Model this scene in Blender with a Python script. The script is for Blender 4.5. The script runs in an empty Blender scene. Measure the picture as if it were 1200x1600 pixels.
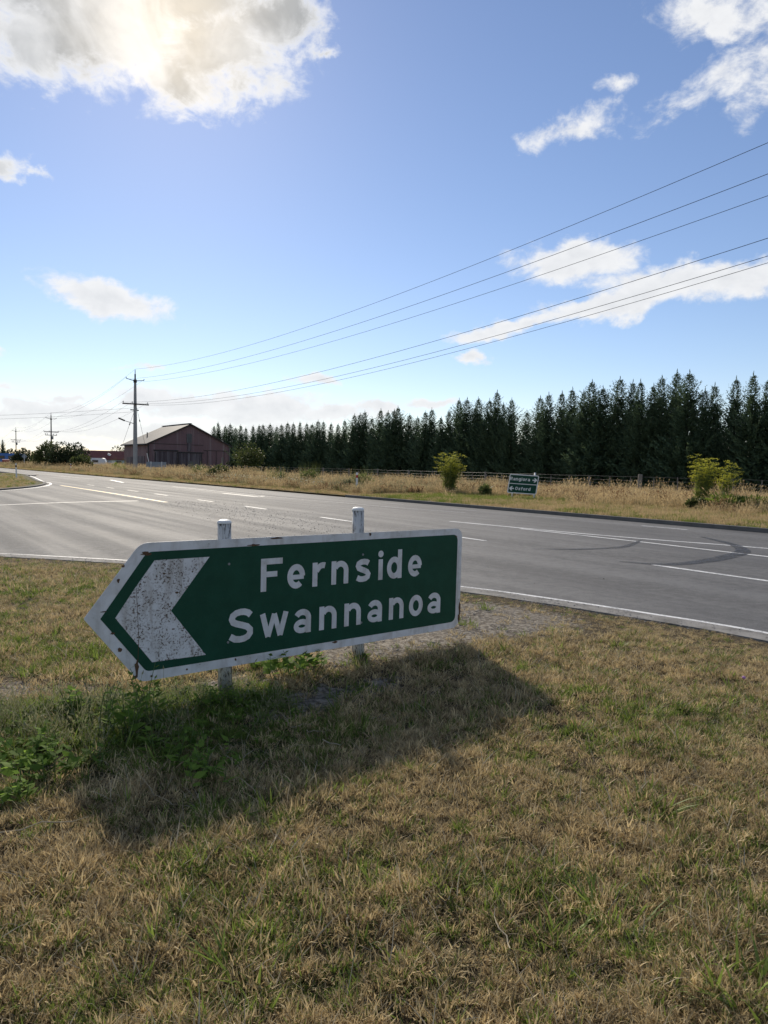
import bpy, bmesh, math, random
import numpy as np
from mathutils import Vector, Matrix
R = math.radians
SC = bpy.context.scene
COL = SC.collection
# ------------------------------------------------------------------ camera
cam = bpy.data.objects.new('camera', bpy.data.cameras.new('camera'))
COL.objects.link(cam); SC.camera = cam
CAM_H = 1.5
cam.data.sensor_fit = 'VERTICAL'; cam.data.sensor_height = 36.0; cam.data.lens = 25.0
cam.data.clip_start = 0.05; cam.data.clip_end = 6000
cam.matrix_world = (Matrix.Translation((0, 0, CAM_H)) @ Matrix.Rotation(R(90 - 3.605), 4, 'X') @ Matrix.Rotation(R(1.2), 4, 'Z'))
# ------------------------------------------------------------------ sun, sky, exposure
SUN_AZ, SUN_EL = R(-17), R(29.8)            # azimuth from +Y towards +X
SUN_DIR = Vector((math.sin(SUN_AZ) * math.cos(SUN_EL), math.cos(SUN_AZ) * math.cos(SUN_EL), math.sin(SUN_EL)))
sl = bpy.data.lights.new('sun', 'SUN'); sl.energy = 3.5; sl.angle = R(2.4); sl.color = (1.0, 0.90, 0.75)
sun = bpy.data.objects.new('sun', sl); COL.objects.link(sun)
sun.rotation_euler = (-SUN_DIR).to_track_quat('-Z', 'Y').to_euler(); sun.location = (0, 0, 40)
SC.view_settings.view_transform = 'Standard'; SC.view_settings.look = 'None'
SC.view_settings.exposure = 0.5; SC.view_settings.gamma = 1.0
SC.cycles.use_denoising = True
SC.cycles.max_bounces = 6; SC.cycles.diffuse_bounces = 3; SC.cycles.glossy_bounces = 2
SC.cycles.transmission_bounces = 4; SC.cycles.transparent_max_bounces = 8
SC.cycles.caustics_reflective = False; SC.cycles.caustics_refractive = False

class NT:
    """small helper to wire shader nodes"""
    def __init__(s, tree): s.t = tree; s.n = tree.nodes; s.l = tree.links
    def node(s, typ, **kw):
        n = s.n.new(typ)
        for k, v in kw.items(): setattr(n, k, v)
        return n
    def put(s, sock, v):
        if isinstance(v, bpy.types.NodeSocket): s.l.new(v, sock)
        elif v is not None: sock.default_value = v
    def math(s, op, a, b=None, c=None, clamp=False):
        n = s.node('ShaderNodeMath', operation=op, use_clamp=clamp)
        s.put(n.inputs[0], a)
        if b is not None: s.put(n.inputs[1], b)
        if c is not None: s.put(n.inputs[2], c)
        return n.outputs[0]
    def vmath(s, op, a, b=None):
        n = s.node('ShaderNodeVectorMath', operation=op)
        s.put(n.inputs[0], a)
        if b is not None: s.put(n.inputs[1], b)
        return n.outputs['Value'] if op in ('LENGTH', 'DOT_PRODUCT') else n.outputs[0]
    def ramp(s, v, a, b, lo=0.0, hi=1.0, smooth=True):
        n = s.node('ShaderNodeMapRange', interpolation_type='SMOOTHSTEP' if smooth else 'LINEAR')
        s.put(n.inputs[0], v); s.put(n.inputs[1], a); s.put(n.inputs[2], b); s.put(n.inputs[3], lo); s.put(n.inputs[4], hi)
        return n.outputs[0]
    def mix(s, f, a, b, mode='MIX'):
        n = s.node('ShaderNodeMix', data_type='RGBA', blend_type=mode)
        s.put(n.inputs[0], f); s.put(n.inputs[6], c4(a)); s.put(n.inputs[7], c4(b))
        return n.outputs[2]
    def noise(s, vec, scale, detail=4, rough=0.55, dist=0.0, lac=2.0):
        n = s.node('ShaderNodeTexNoise')
        s.put(n.inputs['Vector'], vec); s.put(n.inputs['Scale'], scale); s.put(n.inputs['Detail'], detail)
        s.put(n.inputs['Roughness'], rough); s.put(n.inputs['Distortion'], dist); s.put(n.inputs['Lacunarity'], lac)
        return n.outputs[0]
    def mapping(s, vec, loc=(0, 0, 0), rot=(0, 0, 0), scale=(1, 1, 1), typ='POINT'):
        n = s.node('ShaderNodeMapping', vector_type=typ)
        s.put(n.inputs[0], vec); n.inputs[1].default_value = loc; n.inputs[2].default_value = rot; n.inputs[3].default_value = scale
        return n.outputs[0]
def c4(v):
    if isinstance(v, (tuple, list)): return tuple(v) + (1.0,) if len(v) == 3 else tuple(v)
    return v

def build_world():
    w = bpy.data.worlds.new('World'); SC.world = w; w.use_nodes = True
    t = NT(w.node_tree); t.n.clear()
    sky = t.node('ShaderNodeTexSky', sky_type='NISHITA', sun_disc=False)
    sky.sun_elevation = SUN_EL; sky.sun_rotation = SUN_AZ
    sky.altitude = 50; sky.air_density = 1.0; sky.dust_density = 0.09; sky.ozone_density = 2.2
    tc = t.node('ShaderNodeTexCoord'); d = tc.outputs['Generated']
    sep = t.node('ShaderNodeSeparateXYZ'); t.put(sep.inputs[0], d)
    az = t.math('ARCTAN2', sep.outputs[0], sep.outputs[1])
    el = t.math('ARCSINE', sep.outputs[2])
    cmb = t.node('ShaderNodeCombineXYZ'); t.put(cmb.inputs[0], az); t.put(cmb.inputs[1], el)
    uv = cmb.outputs[0]
    # ragged edges: warp and fractal noise in the direction's own angles
    wn = t.node('ShaderNodeTexNoise'); t.put(wn.inputs['Vector'], uv); wn.inputs['Scale'].default_value = 13.0; wn.inputs['Detail'].default_value = 5; wn.inputs['Roughness'].default_value = 0.6
    wv = t.vmath('MULTIPLY', t.vmath('SUBTRACT', wn.outputs['Color'], (0.5, 0.5, 0.5)), (0.11, 0.055, 0.0))
    wuv = t.vmath('ADD', uv, wv)
    n1 = t.noise(t.mapping(uv, scale=(1, 1.6, 1)), 11.0, 9, 0.66, 0.6)
    n2 = t.noise(t.mapping(uv, loc=(3.1, 1.7, 0), scale=(1, 1.5, 1)), 34.0, 7, 0.6, 0.3)
    frag = t.math('ADD', t.math('MULTIPLY', t.math('SUBTRACT', n1, 0.5), 1.7), t.math('MULTIPLY', t.math('SUBTRACT', n2, 0.5), 1.05))
    best = None
    for (u, v, a, b, r, k) in CLOUDS:
        m = t.mapping(wuv, loc=(u, v, 0), rot=(0, 0, r), scale=(a, b, 1), typ='TEXTURE')
        q = t.math('MULTIPLY', t.math('SUBTRACT', 1.0, t.vmath('LENGTH', m)), k)
        best = q if best is None else t.math('SMOOTH_MAX', best, q, 0.12)
    # scattered cloud carried on outside the view, its cover raised for white fill light
    n3 = t.noise(t.mapping(uv, loc=(7.3, 0.4, 0), scale=(1, 2.2, 1)), 2.6, 5, 0.55, 0.3)
    out = t.ramp(t.math('ABSOLUTE', az), 0.72, 1.0)
    gen = t.math('MULTIPLY', t.math('SUBTRACT', n3, 0.52), 5.0)
    gen = t.math('ADD', gen, t.math('MULTIPLY', t.math('SUBTRACT', out, 1.0), 4.0))
    best = t.math('MAXIMUM', best, gen)
    dens = t.math('ADD', best, t.math('MULTIPLY', frag, 0.80))
    cover = t.ramp(dens, 0.0, 0.58)
    core = t.ramp(dens, 0.30, 1.15)
    # light through the cloud: bright towards the sun, grey where it is thick
    sd = t.math('MAXIMUM', t.vmath('DOT_PRODUCT', t.vmath('NORMALIZE', d), tuple(SUN_DIR)), 0.0)
    glow = t.math('POWER', sd, 26.0)
    glow2 = t.math('POWER', sd, 260.0)
    body = t.mix(core, (6.6, 6.65, 6.75), (6.0, 6.1, 6.25))
    near = t.ramp(sd, 0.952, 0.985)
    n4 = t.noise(uv, 11.0, 5, 0.5, 0.6)
    thick = t.ramp(dens, 0.28, 0.80)
    shade = t.math('MULTIPLY', t.math('MULTIPLY', near, thick), t.ramp(n4, 0.30, 0.60, 0.25, 1.0))
    body = t.mix(t.math('MULTIPLY', shade, 0.9), body, (2.7, 2.8, 2.85))
    lit = t.mix(1.0, (0, 0, 0), t.mix(glow, (0, 0, 0), (0.35, 0.32, 0.27)), 'ADD')
    body = t.mix(1.0, body, lit, 'ADD')
    body = t.mix(1.0, body, t.mix(glow2, (0, 0, 0), (3.4, 2.6, 1.5)), 'ADD')
    body = t.mix(t.ramp(n2, 0.62, 0.34, 0.0, 0.22), body, t.mix(1.0, body, (0.62, 0.64, 0.68), 'MULTIPLY'))
    low = t.ramp(el, 0.0, 0.10, 0.86, 1.0)
    opac = t.math('MULTIPLY', t.math('MULTIPLY', cover, 0.97), low)
    skyc = sky.outputs[0]
    if SKY_GAIN: skyc = t.mix(1.0, skyc, SKY_GAIN, 'MULTIPLY')
    col = t.mix(opac, skyc, body)
    bg = t.node('ShaderNodeBackground'); t.put(bg.inputs[0], col); bg.inputs[1].default_value = SKY_STRENGTH
    o = t.node('ShaderNodeOutputWorld'); t.l.new(bg.outputs[0], o.inputs[0])
SKY_STRENGTH = 0.10
SKY_GAIN = (0.82, 0.785, 0.84)
# clouds by azimuth, elevation (radians), half width, half height, turn, weight
CLOUDS = [
    (-0.3529, 0.5220, 0.2668, 0.0948, 0.170, 1.25),
    (-0.2422, 0.4928, 0.1416, 0.0746, 0.115, 1.1),
    (-0.4483, 0.4740, 0.1311, 0.0619, 0.207, 1.0),
    (-0.2945, 0.4606, 0.0826, 0.0443, 0.134, 0.9),
    (-0.1678, 0.5254, 0.0862, 0.0509, 0.085, 1.0),
    (-0.4045, 0.5839, 0.3388, 0.1046, 0.205, 1.2),
    (-0.1019, 0.5046, 0.0395, 0.0078, 0.055, 0.55),
    (-0.4819, 0.3338, 0.0344, 0.0183, 0.178, 0.75),
    (-0.4455, 0.3382, 0.0276, 0.0074, 0.166, 0.5),
    (0.4209, 0.5146, 0.1139, 0.0350, -0.065, 0.75),
    (0.4348, 0.4602, 0.0991, 0.0320, 0.289, 0.48),
    (0.4709, 0.4356, 0.0556, 0.0305, -0.177, 0.45),
    (0.2332, 0.4259, 0.0771, 0.0205, 0.147, 0.6),
    (0.2998, 0.4662, 0.0278, 0.0087, -0.110, 0.3),
    (0.2435, 0.2740, 0.1044, 0.0339, -0.047, 1.0),
    (0.4248, 0.2400, 0.1766, 0.0264, 0.005, 1.1),
    (0.3029, 0.2186, 0.1766, 0.0269, 0.162, 1.1),
    (0.1874, 0.1962, 0.1245, 0.0134, 0.152, 1.0),
    (0.1149, 0.1563, 0.0354, 0.0104, 0.001, 1.0),
    (-0.1015, 0.1152, 0.0406, 0.0117, 0.031, 1.0),
    (-0.3707, 0.2101, 0.1018, 0.0285, -0.189, 1.1),
    (-0.3285, 0.1223, 0.0283, 0.0056, 0.062, 0.6),
    (-0.4522, 0.0631, 0.0804, 0.0161, 0.053, 1.0),
    (-0.3851, 0.0567, 0.0906, 0.0245, 0.045, 1.0),
    (-0.3261, 0.0843, 0.0505, 0.0226, 0.049, 1.0),
    (-0.2648, 0.0771, 0.0799, 0.0277, 0.042, 1.05),
    (-0.2013, 0.0727, 0.0880, 0.0258, 0.035, 1.0),
    (-0.1406, 0.0791, 0.0715, 0.0260, 0.031, 1.05),
    (-0.0742, 0.0722, 0.0723, 0.0191, 0.025, 1.0),
    (-0.0119, 0.0799, 0.0507, 0.0143, 0.021, 0.95),
    (0.0611, 0.0865, 0.0527, 0.0107, 0.015, 0.9),
    (-0.4228, 0.0791, 0.0615, 0.0087, 0.057, 0.8),
    (-0.4844, 0.0495, 0.0881, 0.0191, 0.049, 0.95),
    (-0.2978, 0.0434, 0.3735, 0.0184, 0.035, 0.8),
    (-0.5009, 0.1242, 0.0282, 0.0093, 0.089, 0.7),
    (-0.4806, 0.0834, 0.0386, 0.0084, 0.066, 0.5),
    (-0.4232, 0.0241, 0.3121, 0.0154, 0.034, 0.55),
]
build_world()

# ------------------------------------------------------------------ helpers
U = Vector((-0.5896, 0.8077, 0)); N = Vector((0.8077, 0.5896, 0))    # along the main road, across it
def rd(s, a, z=0.0): return U * s + N * a + Vector((0, 0, z))
def inview(P, m=0.2):
    """which of these points lie within (a little more than) the camera's view"""
    M = np.array(cam.matrix_world.inverted())
    q = P @ M[:3, :3].T + M[:3, 3]
    z = -q[:, 2]; zz = np.maximum(z, 0.01)
    return (z > 0.3) & (np.abs(q[:, 0] / zz) < 0.54 + m) & (np.abs(q[:, 1] / zz) < 0.72 + m)
class MB:
    def __init__(s): s.v = []; s.f = []
    def add(s, vs, fs):
        o = len(s.v); s.v += [tuple(p) for p in vs]; s.f += [tuple(i + o for i in f) for f in fs]; return s
    def box(s, c, size, M=None):
        x, y, z = [k / 2 for k in size]; c = Vector(c)
        P = [Vector((i * x, j * y, k * z)) for i in (-1, 1) for j in (-1, 1) for k in (-1, 1)]
        if M is not None: P = [M @ p for p in P]
        return s.add([p + c for p in P], [(0, 1, 3, 2), (4, 6, 7, 5), (0, 4, 5, 1), (2, 3, 7, 6), (0, 2, 6, 4), (1, 5, 7, 3)])
    def tube(s, p0, p1, r0, r1=None, n=8, caps=True):
        return s.path([p0, p1], [r0, r0 if r1 is None else r1], n, caps)
    def path(s, pts, rad, n=8, caps=True):
        pts = [Vector(p) for p in pts]
        if not isinstance(rad, (list, tuple)): rad = [rad] * len(pts)
        o = len(s.v); m = len(pts); ref = None
        for i, p in enumerate(pts):
            d = (pts[min(i + 1, m - 1)] - pts[max(i - 1, 0)]).normalized()
            if ref is None: ref = Vector((1, 0, 0)) if abs(d.z) > 0.8 else Vector((0, 0, 1))
            a = d.cross(ref).normalized(); b = d.cross(a)
            for k in range(n):
                t = 2 * math.pi * k / n; s.v.append(tuple(p + (a * math.cos(t) + b * math.sin(t)) * rad[i]))
        for i in range(m - 1):
            for k in range(n):
                k2 = (k + 1) % n
                s.f.append((o + i * n + k, o + i * n + k2, o + (i + 1) * n + k2, o + (i + 1) * n + k))
        if caps:
            s.f.append(tuple(o + k for k in range(n))[::-1]); s.f.append(tuple(o + (m - 1) * n + k for k in range(n)))
        return s
    def prism(s, poly, f0, f1):
        """poly of (a, b) mapped by two functions to the two faces"""
        n = len(poly); V = [f0(*p) for p in poly] + [f1(*p) for p in poly]
        return s.add(V, [tuple(range(n))[::-1], tuple(range(n, 2 * n))] + [(i, (i + 1) % n, n + (i + 1) % n, n + i) for i in range(n)])
    def mesh(s, name, mat=None, smooth=False):
        me = bpy.data.meshes.new(name); me.from_pydata(s.v, [], s.f)
        if mat: me.materials.append(mat)
        if smooth: me.shade_smooth()
        me.update(); return me
    def build(s, name, mat, parent=None, smooth=False, fix=True):
        me = s.mesh(name, mat, smooth)
        if fix:
            bm = bmesh.new(); bm.from_mesh(me); bmesh.ops.recalc_face_normals(bm, faces=bm.faces); bm.to_mesh(me); bm.free()
        return link(name, me, parent)
def link(name, me, parent=None, loc=None, rz=None):
    o = bpy.data.objects.new(name, me); COL.objects.link(o)
    if parent: o.parent = parent
    if loc is not None: o.location = loc
    if rz is not None: o.rotation_euler = (0, 0, rz)
    return o
def empty(name, loc, rz=0.0):
    o = bpy.data.objects.new(name, None); COL.objects.link(o); o.location = loc; o.rotation_euler = (0, 0, rz)
    o.empty_display_size = 0.2; return o
def tag(o, label, cat, group=None):
    o['label'] = label; o['category'] = cat
    if group: o['group'] = group
    return o
def kind(o, k, label=None):
    o['kind'] = k
    if label: o['label'] = label
    return o
def copy_tree(o, parent=None):
    c = o.copy(); COL.objects.link(c); c.parent = parent
    for ch in list(o.children): copy_tree(ch, c)
    return c
def ordinal(n):
    one = ['', 'first', 'second', 'third', 'fourth', 'fifth', 'sixth', 'seventh', 'eighth', 'ninth', 'tenth', 'eleventh', 'twelfth', 'thirteenth',
           'fourteenth', 'fifteenth', 'sixteenth', 'seventeenth', 'eighteenth', 'nineteenth']
    if n < 20: return one[n]
    tens = {2: 'twent', 3: 'thirt', 4: 'fort', 5: 'fift', 6: 'sixt', 7: 'sevent'}[n // 10]
    return tens + 'ieth' if n % 10 == 0 else tens + 'y-' + one[n % 10]

# ------------------------------------------------------------------ materials
MATS = {}
def material(name, fn, rough=0.8, spec=0.3, metal=0.0):
    m = bpy.data.materials.new(name); m.use_nodes = True
    t = NT(m.node_tree); b = t.n['Principled BSDF']
    b.inputs['Roughness'].default_value = rough; b.inputs['Specular IOR Level'].default_value = spec; b.inputs['Metallic'].default_value = metal
    t.bsdf = b; t.out = t.n['Material Output']
    t.obj = t.node('ShaderNodeTexCoord').outputs['Object']; t.geo = t.node('ShaderNodeNewGeometry')
    t.pos = t.geo.outputs['Position']
    c = fn(t)
    if c is not None: t.put(b.inputs['Base Color'], c4(c))
    MATS[name] = m; return m
def bump(t, h, strength=0.3, dist=0.02):
    n = t.node('ShaderNodeBump'); n.inputs['Strength'].default_value = strength; n.inputs['Distance'].default_value = dist
    t.put(n.inputs['Height'], h); t.put(t.bsdf.inputs['Normal'], n.outputs[0])
def attr(t, name, typ='GEOMETRY'):
    n = t.node('ShaderNodeAttribute', attribute_type=typ); n.attribute_name = name; return n.outputs['Fac']
def leafy(name, dark, light, trans=0.35, rough=0.6, spec=0.25, inst=0.5, patch=0.0):
    """foliage: each leaf has its own tint, each plant too; part of the light comes through"""
    m = bpy.data.materials.new(name); m.use_nodes = True
    t = NT(m.node_tree); b = t.n['Principled BSDF']; o = t.n['Material Output']
    rnd = t.node('ShaderNodeObjectInfo').outputs['Random']
    f = t.math('ADD', t.math('MULTIPLY', attr(t, 'tint'), 1.0 - inst), t.math('MULTIPLY', rnd, inst))
    if patch:
        pn = t.noise(t.node('ShaderNodeNewGeometry').outputs['Position'], 7.0, 3, 0.65)
        f = t.math('ADD', f, t.math('MULTIPLY', t.math('SUBTRACT', pn, 0.5), patch), clamp=True)
    c = t.mix(f, dark, light)
    t.put(b.inputs['Base Color'], c); b.inputs['Roughness'].default_value = rough; b.inputs['Specular IOR Level'].default_value = spec
    tr = t.node('ShaderNodeBsdfTranslucent'); t.put(tr.inputs[0], t.mix(0.35, c, light))
    mx = t.node('ShaderNodeMixShader'); mx.inputs[0].default_value = trans
    t.l.new(b.outputs[0], mx.inputs[1]); t.l.new(tr.outputs[0], mx.inputs[2]); t.l.new(mx.outputs[0], o.inputs[0])
    MATS[name] = m; return m

def m_asphalt(t):
    # along-road streaks (wheel paths, patches) plus stone chips
    p = t.mapping(t.pos, rot=(0, 0, -math.atan2(U.y, U.x)), scale=(1, 1, 1))
    streak = t.noise(t.mapping(p, scale=(0.05, 1.5, 1)), 1.0, 4, 0.6)
    patch = t.noise(t.mapping(p, scale=(0.10, 0.32, 1)), 1.0, 3, 0.5, 0.4)
    chip = t.noise(t.pos, 70.0, 2, 0.7)
    chip2 = t.noise(t.pos, 27.0, 4, 0.75)
    mid = t.noise(t.pos, 7.0, 5, 0.7); big = t.noise(t.pos, 0.9, 4, 0.6)
    c = t.mix(t.ramp(t.math('ADD', t.math('MULTIPLY', streak, 0.65), t.math('MULTIPLY', big, 0.4)), 0.40, 0.66), (0.068, 0.069, 0.072), (0.118, 0.118, 0.119))
    c = t.mix(t.math('MULTIPLY', t.ramp(mid, 0.42, 0.70), 0.45), c, (0.17, 0.169, 0.167))
    c = t.mix(t.math('MULTIPLY', t.ramp(mid, 0.50, 0.30), 0.45), c, (0.045, 0.045, 0.048))
    c = t.mix(t.math('MULTIPLY', t.ramp(patch, 0.50, 0.62), 0.55), c, (0.050, 0.051, 0.055))
    c = t.mix(t.math('MULTIPLY', t.ramp(chip, 0.40, 0.72), 0.55), c, (0.17, 0.168, 0.165))
    c = t.mix(t.math('MULTIPLY', t.ramp(chip2, 0.55, 0.72), 0.6), c, (0.030, 0.030, 0.032))
    t.put(t.bsdf.inputs['Roughness'], t.ramp(streak, 0.3, 0.75, 0.84, 0.74))
    bump(t, t.math('ADD', t.math('ADD', chip, t.math('MULTIPLY', mid, 0.8)), t.math('MULTIPLY', chip2, 0.8)), 0.7, 0.009)
    return c
material('asphalt', m_asphalt, 0.7, 0.28)
def m_old_seal(t):
    n = t.noise(t.pos, 60, 3, 0.7); bump(t, n, 0.5, 0.006)
    return t.mix(n, (0.035, 0.036, 0.04), (0.075, 0.075, 0.08))
material('dark_seal', m_old_seal, 0.7, 0.4)
def m_paint(base, worn):
    def f(t):
        a = t.noise(t.pos, 30, 5, 0.7); b = t.noise(t.pos, 2.2, 3, 0.6)
        c = t.mix(t.ramp(t.math('ADD', a, t.math('MULTIPLY', b, 0.6)), 0.70, 1.0), base, worn)
        bump(t, t.noise(t.pos, 90, 2, 0.7), 0.4, 0.004)
        return c
    return f
material('road_white', m_paint((0.74, 0.74, 0.72), (0.22, 0.22, 0.22)), 0.6, 0.3)
material('road_yellow', m_paint((0.62, 0.40, 0.07), (0.26, 0.20, 0.09)), 0.6, 0.3)
def m_faded(t):
    a = t.noise(t.pos, 9, 5, 0.7)
    return t.mix(t.ramp(a, 0.42, 0.62), (0.30, 0.30, 0.30), (0.12, 0.12, 0.122))
material('road_white_faded', m_faded, 0.6, 0.3)
def m_skid(t):
    a = t.noise(t.pos, 14, 5, 0.7)
    return t.mix(t.ramp(a, 0.35, 0.7), (0.020, 0.020, 0.022), (0.055, 0.055, 0.058))
material('rubber_mark', m_skid, 0.55, 0.35)
def streaky(m):
    # worn rubber: broken streaks that let the road show between
    t = NT(m.node_tree); b = t.n['Principled BSDF']; o = t.n['Material Output']
    p = t.node('ShaderNodeNewGeometry').outputs['Position']
    f = t.math('ADD', t.math('MULTIPLY', t.noise(p, 30, 4, 0.7), 0.6), t.math('MULTIPLY', t.noise(p, 3.5, 3, 0.6), 0.5))
    tr = t.node('ShaderNodeBsdfTransparent'); mx = t.node('ShaderNodeMixShader'); t.put(mx.inputs[0], t.ramp(f, 0.42, 0.64, 0.1, 0.85))
    t.l.new(tr.outputs[0], mx.inputs[1]); t.l.new(b.outputs[0], mx.inputs[2]); t.l.new(mx.outputs[0], o.inputs[0])
streaky(MATS['rubber_mark'])
def m_concrete(t):
    a = t.noise(t.pos, 3.0, 5, 0.65); b = t.noise(t.pos, 50, 3, 0.7); bump(t, b, 0.4, 0.005)
    return t.mix(t.ramp(t.math('ADD', a, t.math('MULTIPLY', b, 0.4)), 0.45, 0.95), (0.10, 0.096, 0.088), (0.26, 0.25, 0.235))
material('concrete', m_concrete, 0.85, 0.25)
def m_kerb_dark(t):
    a = t.noise(t.pos, 4.0, 5, 0.65); b = t.noise(t.pos, 40, 3, 0.7); bump(t, b, 0.4, 0.01)
    return t.mix(a, (0.08, 0.076, 0.07), (0.20, 0.19, 0.175))
material('kerb_concrete', m_kerb_dark, 0.9, 0.2)
def m_lawn(t):
    d = attr(t, 'dirt'); g = attr(t, 'green')
    a = t.noise(t.pos, 5.0, 6, 0.7); b = t.noise(t.pos, 70, 4, 0.75); c = t.noise(t.pos, 24, 3, 0.6)
    dry = t.mix(t.ramp(b, 0.35, 0.68), (0.040, 0.031, 0.020), (0.16, 0.122, 0.068))
    grn = t.mix(b, (0.030, 0.042, 0.014), (0.085, 0.10, 0.035))
    col = t.mix(t.math('MULTIPLY', t.ramp(t.math('ADD', g, t.math('MULTIPLY', t.math('SUBTRACT', a, 0.5), 1.2)), 0.3, 0.8), 0.85), dry, grn)
    soil = t.mix(t.ramp(c, 0.38, 0.66), (0.14, 0.118, 0.092), (0.38, 0.34, 0.28))
    col = t.mix(t.ramp(t.math('ADD', d, t.math('MULTIPLY', t.math('SUBTRACT', c, 0.5), 0.7)), 0.30, 0.62), col, soil)
    bump(t, t.math('ADD', b, t.math('MULTIPLY', c, 0.8)), 0.9, 0.03)
    return col
material('lawn_soil', m_lawn, 0.95, 0.1)
def m_pasture(t):
    a = t.noise(t.pos, 0.05, 4, 0.6); b = t.noise(t.pos, 1.2, 5, 0.7); c = t.noise(t.pos, 14, 3, 0.7); bump(t, c, 0.6, 0.05)
    col = t.mix(t.ramp(a, 0.4, 0.6), (0.20, 0.155, 0.075), (0.13, 0.125, 0.05))
    return t.mix(t.math('MULTIPLY', b, 0.6), col, (0.10, 0.08, 0.04))
material('pasture', m_pasture, 0.95, 0.1)
def m_sign_white(amount):
    def f(t):
        a = t.noise(t.obj, 75, 3, 0.7); b = t.noise(t.obj, 9.0, 4, 0.6, 0.6); c = t.noise(t.mapping(t.obj, scale=(9, 1, 1.2)), 1.6, 4, 0.6)
        band = t.ramp(t.noise(t.mapping(t.obj, scale=(7, 1, 0.9)), 1.4, 3, 0.5), 0.34, 0.54) if amount > .1 else 1.0
        spot = t.math('MULTIPLY', band, t.math('MULTIPLY', t.ramp(a, 0.58 - max(0, amount - .1) * .30, 0.65 - max(0, amount - .1) * .30), t.ramp(b, 0.62 - amount, 0.75 - amount * 0.6)))
        col = t.mix(t.ramp(b, 0.35, 0.75), (0.66, 0.67, 0.69), (0.52, 0.52, 0.52))
        col = t.mix(t.math('MULTIPLY', t.ramp(c, 0.50, 0.70), 0.35 if amount < .1 else 0.6), col, (0.32, 0.29, 0.26))
        return t.mix(spot, col, (0.085, 0.055, 0.04))
    return f
material('sign_white', m_sign_white(0.04), 0.45, 0.4)
material('chevron_white', m_sign_white(0.30), 0.5, 0.35)
material('letter_white', m_sign_white(-0.02), 0.45, 0.4)
def m_sign_green(t):
    a = t.noise(t.obj, 6, 5, 0.65); b = t.noise(t.obj, 130, 2, 0.6); c = t.noise(t.mapping(t.obj, scale=(1, 1, 1)), 2.1, 5, 0.7, 0.6)
    col = t.mix(t.ramp(a, 0.3, 0.75), (0.006, 0.050, 0.029), (0.010, 0.066, 0.040))
    col = t.mix(t.math('MULTIPLY', t.ramp(b, 0.62, 0.7), 0.35), col, (0.05, 0.08, 0.06))
    return t.mix(t.math('MULTIPLY', t.ramp(c, 0.66, 0.76), 0.6), col, (0.035, 0.035, 0.022))
material('sign_green', m_sign_green, 0.55, 0.2)
def m_sign_back(t):
    a = t.noise(t.obj, 8, 4, 0.6); return t.mix(a, (0.16, 0.19, 0.22), (0.26, 0.29, 0.32))
material('sign_back', m_sign_back, 0.5, 0.4, 0.3)
def m_rust(t):
    a = t.noise(t.obj, 30, 4, 0.7); return t.mix(a, (0.055, 0.03, 0.018), (0.16, 0.10, 0.065))
material('rust', m_rust, 0.9, 0.1)
def m_post(t):
    v = t.mapping(t.obj, scale=(1, 1, 0.16)); a = t.noise(v, 85, 5, 0.7, 0.4); b = t.noise(t.obj, 7, 4, 0.6)
    col = t.mix(b, (0.60, 0.60, 0.58), (0.42, 0.42, 0.41))
    crack = t.math('MULTIPLY', t.ramp(a, 0.50, 0.57), t.ramp(b, 0.34, 0.52))
    bump(t, a, 0.3, 0.004)
    return t.mix(crack, col, (0.07, 0.062, 0.052))
material('peeling_white', m_post, 0.7, 0.3)
def flat(c, var=0.25, sc=8.0):
    def f(t):
        a = t.noise(t.obj, sc, 4, 0.6); lo = tuple(x * (1 - var) for x in c); hi = tuple(min(1, x * (1 + var)) for x in c)
        return t.mix(a, lo, hi)
    return f
material('white_plastic', flat((0.72, 0.72, 0.70), 0.08), 0.5, 0.4)
material('red_reflector', flat((0.38, 0.02, 0.02), 0.1), 0.35, 0.5)
material('black_band', flat((0.02, 0.02, 0.02), 0.1), 0.5, 0.4)
material('pole_concrete', flat((0.33, 0.33, 0.32), 0.22, 1.5), 0.85, 0.25)
material('pole_wood', flat((0.11, 0.105, 0.10), 0.25, 2.0), 0.85, 0.2)
material('dark_timber', flat((0.055, 0.05, 0.046), 0.3, 5), 0.85, 0.2)
material('wire_metal', flat((0.025, 0.026, 0.03), 0.1), 0.95, 0.05, 0.0)
material('fence_wire', flat((0.20, 0.20, 0.20), 0.15), 0.4, 0.5, 0.6)
material('porcelain', flat((0.18, 0.17, 0.16), 0.2), 0.3, 0.5)
material('grey_timber', flat((0.20, 0.18, 0.155), 0.35, 6), 0.9, 0.15)
material('steel_grey', flat((0.25, 0.26, 0.27), 0.15), 0.5, 0.4, 0.4)
material('bark', flat((0.06, 0.048, 0.038), 0.35, 6), 0.95, 0.1)
material('stem_green', flat((0.10, 0.14, 0.05), 0.3, 8), 0.8, 0.2)
def m_iron(t):
    s = t.mapping(t.obj, scale=(1.2, 1.2, 0.05)); a = t.noise(s, 1.3, 4, 0.7); b = t.noise(t.obj, 0.6, 4, 0.6)
    g = t.math('MULTIPLY', t.ramp(a, 0.52, 0.70), 0.55)
    col = t.mix(b, (0.165, 0.092, 0.094), (0.22, 0.138, 0.136))
    col = t.mix(g, col, (0.32, 0.26, 0.25))
    st = t.ramp(t.noise(t.mapping(t.obj, scale=(1, 1, 0.02)), 14, 2, 0.5), 0.4, 0.6)
    return t.mix(t.math('MULTIPLY', st, 0.12), col, (0.10, 0.060, 0.062))
material('maroon_iron', m_iron, 0.7, 0.3)
def m_iron_dark(t):
    a = t.noise(t.mapping(t.obj, scale=(1.2, 1.2, 0.06)), 2, 4, 0.7)
    return t.mix(t.ramp(a, 0.4, 0.68), (0.085, 0.062, 0.066), (0.21, 0.18, 0.18))
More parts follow.
